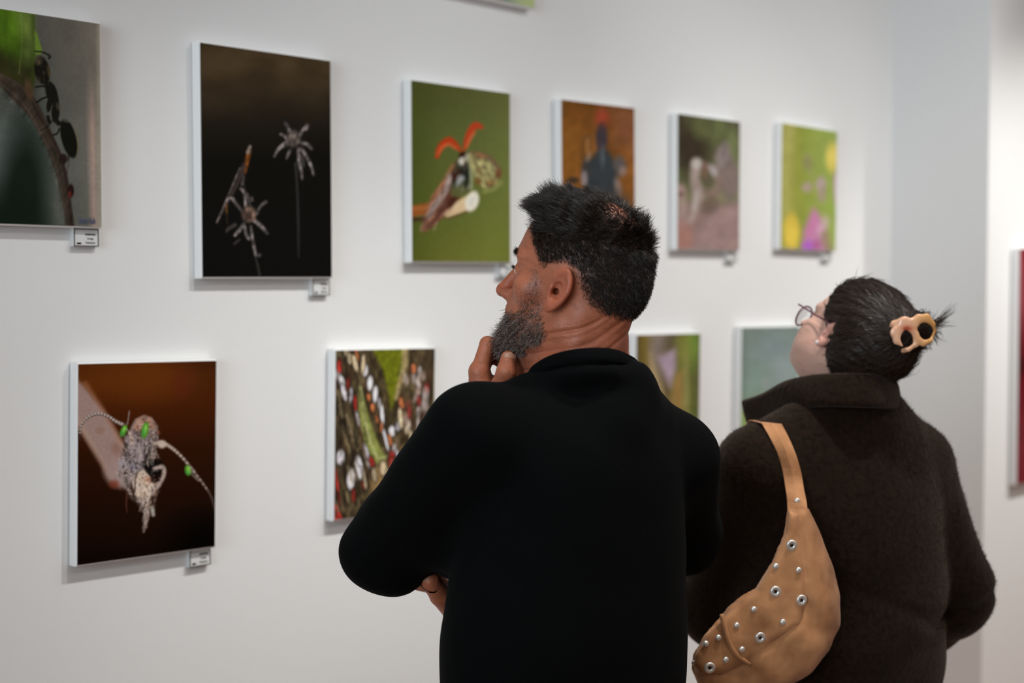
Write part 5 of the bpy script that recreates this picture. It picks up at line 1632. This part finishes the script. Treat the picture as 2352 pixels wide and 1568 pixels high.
# ------------------------------------------------------------------ what she wears and carries
M_FRAME = mat('mauve_frame', (.13, .045, .075), .3, .5, bump=.02, scale=200)
m_, t_, b_ = nt('lens_glass')
b_.inputs['Base Color'].default_value = (1, 1, 1, 1); b_.inputs['Roughness'].default_value = .02; b_.inputs['Transmission Weight'].default_value = 1.0; b_.inputs['IOR'].default_value = 1.05
M_LENS = m_
GL = empty('eyeglasses', WO + WRS @ np.array([.10, 0, .012]))
tag(GL, 'mauve-rimmed eyeglasses on the woman\'s nose', 'glasses')
W2 = lambda *v: Vector(WO + WRS @ np.array(v))
for sd in (1, -1):
    ringp = [W2(.112 - .012 * (abs(math.cos(a) * .029 + .036) / .065) ** 2, sd * (.036 + .027 * math.cos(a)), .000 + (.021 if math.sin(a) > 0 else .027) * math.sin(a) - .0) for a in np.linspace(0, 2 * math.pi, 32, endpoint=False)]
    v, f = tube(ringp, .0016, 8, closed=True); rim = link('rim', v, f, M_FRAME, GL, smooth=True)
    cc = sum(ringp, Vector()) / len(ringp); V = list(ringp) + [cc + Vector(WR_[:, 0]) * .0015]; F = [(i, (i + 1) % 32, 32) for i in range(32)]
    link('lens', V, F, M_LENS, rim, smooth=True)
    tp = [W2(.104, sd * .065, .019), W2(.098, sd * .073, .021), W2(.05, sd * .0765, .021), W2(.01, sd * .0785, .022), W2(-.010, sd * .079, .014), W2(-.024, sd * .077, -.004)]
    v, f = tube([Vector(q) for q in spline(np.array([list(q) for q in tp]), 24)], .0015, 8); link('temple', v, f, M_FRAME, GL, smooth=True)
v, f = tube([W2(.111, .010, .006), W2(.115, 0, .010), W2(.111, -.010, .006)], .0016, 8); link('bridge', v, f, M_FRAME, GL, smooth=True)

M_PEARL = mat('pearl', (.78, .70, .66), .18, .6, bump=.01, scale=50, coat=.5)
lob = np.nonzero((ew > .6) & (qw[:, 1] > .076) & (qw[:, 2] < -.014))[0]
lob = Vs2[lob[np.argmin(qw[lob, 2])]]
EP = lob + WR_ @ np.array([.001, .003, .006])
th = np.linspace(0, math.pi, 9); ph = np.linspace(0, 2 * math.pi, 14, endpoint=False)
V = [EP + .0042 * np.array([math.sin(a) * math.cos(b), math.sin(a) * math.sin(b), math.cos(a)]) for a in th for b in ph]
F = [(i * 14 + j, i * 14 + (j + 1) % 14, (i + 1) * 14 + (j + 1) % 14, (i + 1) * 14 + j) for i in range(8) for j in range(14)]
ER = empty('earring', EP); tag(ER, 'small pale stud earring in the woman\'s ear lobe', 'earring')
link('stud', V, F, M_PEARL, ER, smooth=True)
v, f = tube([EP, EP + np.array([.006, .004, 0])], .0008, 8); link('post', v, f, M_FRAME, ER)


def clip_sdf(p):
    P = lambda x, y, Y=2.325: A(x, y, Y)
    d = s_chain(p, [P(2038, 754, 2.345), P(2054, 744, 2.335), P(2078, 738, 2.325)], (.0025, .0058, .0085), .003)
    d = smin(d, s_chain(p, [P(2076, 742), P(2096, 744), P(2110, 732), P(2128, 730), P(2142, 744, 2.33)], (.0095, .0095, .0075, .0068, .0045), .003), .003)
    d = smin(d, s_chain(p, [P(2072, 748), P(2058, 764), P(2060, 782), P(2072, 792)], (.0075, .0090, .0060, .0030), .003), .003)
    d = smin(d, s_chain(p, [P(2092, 750), P(2102, 768), P(2104, 790)], (.0085, .0060, .0050), .003), .003)
    d = smin(d, s_chain(p, [P(2070, 806, 2.34), P(2086, 802), P(2104, 790)], (.0050, .0038, .0042), .003), .002)
    d = smin(d, s_chain(p, [P(2106, 776), P(2120, 788), P(2136, 782, 2.33), P(2145, 764, 2.335)], (.0055, .0050, .0038, .0028), .003), .003)
    d = smin(d, s_chain(p, [P(2142, 744, 2.33), P(2148, 758, 2.335)], (.0042, .0028), .003), .003)
    d = smax(d, -s_ell(p, P(2083, 779, 2.325), (.0095, .03, .0125)), .003)
    d = smax(d, -s_ell(p, P(2129, 761, 2.33), (.0095, .03, .0115)), .003)
    bow = (p[:, 1] - 2.328) + ((p[:, 0] - CLIPC[0]) ** 2) * -3.0
    return smax(d, np.abs(bow) - .0085, .004)


CLP = empty('hair_clip', CLIPC)
tag(CLP, 'amber claw clip with open loops holding up the woman\'s dark hair', 'hair clip')
Vq, Qq = net(clip_sdf, A(2028, 830, 2.30) + [0, -.02, 0], A(2160, 705, 2.36) + [0, .0, 0], .0016)
pq = np.stack(project(Vq), 1)
redd = np.exp(-(((pq[:, 0] - 2084) / 14) ** 2 + ((pq[:, 1] - 754) / 7) ** 2)); amb = np.clip((pq[:, 0] - 2090) / 40, 0, 1)
tq = np.array([.80, .44, .27])[None] * (1 - amb[:, None]) + np.array([.72, .36, .12])[None] * amb[:, None]
tq = tq * (1 - redd[:, None]) + np.array([.55, .08, .03])[None] * redd[:, None]
M_CLIP = mat('amber_plastic', (.8, .45, .25), .22, .5, attr='tint', bump=.03, scale=150, coat=.4)
link('openwork_shell', Vq, Qq, M_CLIP, CLP, smooth=True, tint=tq)
v, f = tube([A(2046, 760, 2.36), A(2060, 775, 2.352), A(2085, 800, 2.36)], .003, 8); link('claw', v, f, M_CLIP, CLP, smooth=True, tint=np.full((len(v), 3), (.7, .38, .2)))
v, f = tube([A(2120, 725, 2.345), A(2130, 722, 2.36), A(2126, 735, 2.375)], .003, 8); link('claw', v, f, M_CLIP, CLP, smooth=True, tint=np.full((len(v), 3), (.7, .38, .2)))


# bag: a soft crescent sling hanging on her back from the left shoulder
def hit(px, py, f, y0=2.05, y1=2.75):
    """depth Y at which the ray through px, py first meets the solid f"""
    ys = np.linspace(y0, y1, 280)
    v = f(np.array([A(px, py, y) for y in ys]).astype(np.float32))
    i = np.nonzero(v < 0)[0]
    return ys[i[0]] if len(i) else None


BAG_O = [(1808, 1168), (1855, 1168), (1885, 1230), (1915, 1300), (1931, 1370), (1927, 1440), (1905, 1495), (1860, 1545), (1805, 1582), (1740, 1604), (1660, 1600), (1605, 1575), (1587, 1535), (1592, 1500), (1622, 1452), (1660, 1408), (1700, 1368), (1735, 1350), (1772, 1290), (1800, 1225)]
PAN_O = [(1812, 1172), (1834, 1180), (1842, 1250), (1850, 1320), (1852, 1390), (1838, 1436), (1796, 1462), (1764, 1486), (1716, 1524), (1656, 1550), (1606, 1548), (1590, 1528), (1596, 1500), (1626, 1456), (1664, 1412), (1704, 1374), (1738, 1354), (1775, 1292), (1804, 1225)]
BAG_Y = 2.225


def bag_mid(px, py):
    return BAG_Y + .020 * np.clip((1400 - py) / 230, -.3, 1) + .02 * np.clip((px - 1800) / 130, 0, 1) ** 2 - .015 * np.clip((1700 - px) / 110, 0, 1)


def bag_body(p):
    px, py = project(p)
    d = -poly_dist(px, py, BAG_O) * BAG_Y / FPX
    w = p[:, 1] - bag_mid(px, py)
    T = .030
    f = np.sqrt(np.maximum(d + T, 0) ** 2 + (w * np.where(w < 0, 1.0, 1.6)) ** 2) - T
    s = np.stack([px, py], 1)
    # soft creases running down the outer side, and the seam beside the panel
    seam = np.abs(poly_dist(px, py, PAN_O))
    f = f + .0035 * np.exp(-(seam / 6) ** 2) * (w < 0)
    f = f + .0022 * np.sin((px - 1176) * .055 - (py - 1150) * .018 + 1.4 * np.sin(py * .02)) * (w < 0)
    return f


def bag_panel(p):
    px, py = project(p)
    d = -poly_dist(px, py, PAN_O) * BAG_Y / FPX
    w = p[:, 1] - (bag_mid(px, py) - .022)
    T = .012
    f = np.sqrt(np.maximum(d + T, 0) ** 2 + w ** 2) - T
    f = f + .0018 * np.sin((px * .8 + py * .6) * .06 + 2.0) * np.clip((py - 1340) / 60, 0, 1)
    return f


m_, t_, b_ = nt('tan_suede')
b_.inputs['Roughness'].default_value = .8; b_.inputs['Specular IOR Level'].default_value = .2; b_.inputs['Sheen Weight'].default_value = .12
tc1 = t_.nodes.new('ShaderNodeTexCoord'); nz1 = t_.nodes.new('ShaderNodeTexNoise'); nz1.inputs['Scale'].default_value = 22; nz1.inputs['Detail'].default_value = 6
cr1 = t_.nodes.new('ShaderNodeValToRGB'); cr1.color_ramp.elements[0].color = (.27, .112, .042, 1); cr1.color_ramp.elements[0].position = .3; cr1.color_ramp.elements[1].color = (.60, .290, .130, 1); cr1.color_ramp.elements[1].position = .75
bp1 = t_.nodes.new('ShaderNodeBump'); bp1.inputs['Strength'].default_value = .25; bp1.inputs['Distance'].default_value = .002
t_.links.new(tc1.outputs['Object'], nz1.inputs['Vector']); t_.links.new(nz1.outputs['Fac'], cr1.inputs['Fac']); t_.links.new(cr1.outputs['Color'], b_.inputs['Base Color'])
t_.links.new(nz1.outputs['Fac'], bp1.inputs['Height']); t_.links.new(bp1.outputs['Normal'], b_.inputs['Normal'])
M_SUEDE = m_
M_STUD = mat('silver_stud', (.80, .77, .72), .42, .5, metal=.75, bump=.02, scale=200)
M_HOLE = mat('dark_hole', (.03, .02, .015), .8, .2, bump=.02, scale=200)

BAG = empty('sling_bag', A(1770, 1400, BAG_Y))
tag(BAG, 'tan suede crescent sling bag with silver studs on the woman\'s back', 'bag')
lo = np.minimum(A(1570, 1625, 2.12), A(1570, 1625, 2.32)); hi = np.maximum(A(1960, 1130, 2.12), A(1960, 1130, 2.34)); lo[1] = 2.13; hi[1] = 2.31
Vb, Qb = net(bag_body, lo, hi, .0036); link('bag_body', Vb, Qb, M_SUEDE, BAG, smooth=True)
Vb, Qb = net(bag_panel, lo, hi, .0030); link('front_panel', Vb, Qb, M_SUEDE, BAG, smooth=True)

# strap: lies on the coat, over the shoulder
SP_ = [(1772, 972, 23), (1790, 1005, 22), (1806, 1040, 21), (1818, 1080, 21), (1825, 1120, 21), (1830, 1150, 22), (1832, 1178, 23)]
sp = spline(np.array(SP_, float), 30)
V = []; cy = []
for x, y, w in sp:
    a = hit(x, y, coat_sdf) or 2.40
    cy.append(a)
cy = np.array(cy); cy = np.minimum(cy, np.concatenate([cy[:1], cy[:-1]]) + .02)
tt = np.linspace(0, 1, 30)
cy = cy - .008
cy = np.where(tt > .55, cy * (1 - (tt - .55) / .45) + (bag_mid(1832, 1178) - .004) * (tt - .55) / .45, cy)
ker = np.ones(5) / 5; cs = np.convolve(np.pad(cy, 2, 'edge'), ker, 'valid')
rows = [(A(x - w, y - 1, Y + .004), A(x, y, Y - .002), A(x + w, y + 1, Y + .004)) for (x, y, w), Y in zip(sp, cs)]
top = [np.array(r_) for r_ in rows]
over = [top[0] + np.array([-.012, .05, -.000]), top[0] + np.array([-.022, .10, -.03]), top[0] + np.array([-.03, .14, -.09])]
allr = [over[2], over[1], over[0]] + top
for r_ in allr:
    for k in range(3): V.append(r_[k] + [0, -.0016, 0])
    for k in range(3): V.append(r_[2 - k] + [0, .0016, 0])
F = [(i * 6 + j, i * 6 + (j + 1) % 6, i * 6 + 6 + (j + 1) % 6, i * 6 + 6 + j) for i in range(len(allr) - 1) for j in range(6)] + [(5, 4, 3, 2, 1, 0), tuple(range(6 * (len(allr) - 1), 6 * len(allr)))]
link('strap', V, F, M_SUEDE, BAG, smooth=False)
rid = [(1657, 1410), (1664, 1440), (1674, 1478), (1694, 1506), (1724, 1526)]
rv = spline(np.array(rid, float), 20)
v, f = tube([A(x, y, bag_mid(x, y) - .034) for x, y in rv], [.003 + .002 * math.sin(math.pi * i / 19) for i in range(20)], 10); link('fold', v, f, M_SUEDE, BAG, smooth=True)


def stud(px, py, big):
    Y = hit(px, py, bag_panel, 2.13, 2.30) or hit(px, py, bag_body, 2.13, 2.32) or 2.2
    if py < 1165: Y = cs[24] - .003
    o = A(px, py, Y - .0008)
    e = 2; n_ = np.array([f_ for f_ in (0, -1, 0.0)])
    a_ = A(px + 3, py, hit(px + 3, py, bag_panel, 2.13, 2.30) or Y); b_2 = A(px, py + 3, hit(px, py + 3, bag_panel, 2.13, 2.30) or Y)
    n_ = np.cross(b_2 - o, a_ - o); n_ = n_ / (np.linalg.norm(n_) + 1e-9)
    if n_[1] > 0: n_ = -n_
    n_ = n_ * .4 + np.array([0, -1, 0]) * .6; n_ /= np.linalg.norm(n_)
    u = np.cross(n_, [0, 0, 1]); u /= np.linalg.norm(u); w = np.cross(u, n_)
    k = 14
    if big:
        prof = [(.0090, .0), (.0088, .0016), (.0066, .0026), (.0040, .0016), (.0028, .0006)]
    else:
        prof = [(.0050, .0), (.0048, .0014), (.0034, .0026), (.0015, .0032), (.0003, .0033)]
    V = [o + (u * math.cos(6.2832 * j / k) + w * math.sin(6.2832 * j / k)) * r_ + n_ * h_ for r_, h_ in prof for j in range(k)]
    F = [(i * k + j, i * k + (j + 1) % k, (i + 1) * k + (j + 1) % k, (i + 1) * k + j) for i in range(len(prof) - 1) for j in range(k)]
    if not big: F.append(tuple(range((len(prof) - 1) * k, len(prof) * k)))
    ob = link('eyelet' if big else 'stud', V, F, M_STUD, BAG, smooth=True)
    if big:
        V = [o + (u * math.cos(6.2832 * j / k) + w * math.sin(6.2832 * j / k)) * .0034 + n_ * .0008 for j in range(k)]
        link('hole', V, [tuple(range(k))], M_HOLE, ob)


for x, y, b in ((1818, 1252, 1), (1781, 1358, 1), (1841, 1378, 1), (1746, 1464, 1), (1630, 1533, 1), (1831, 1150, 0), (1782, 1300, 0), (1834, 1309, 0), (1731, 1399, 0), (1798, 1428, 0), (1692, 1436, 0), (1704, 1491, 0), (1650, 1464, 0), (1621, 1478, 0), (1667, 1515, 0), (1594, 1521, 0)):
    stud(x, y, b)
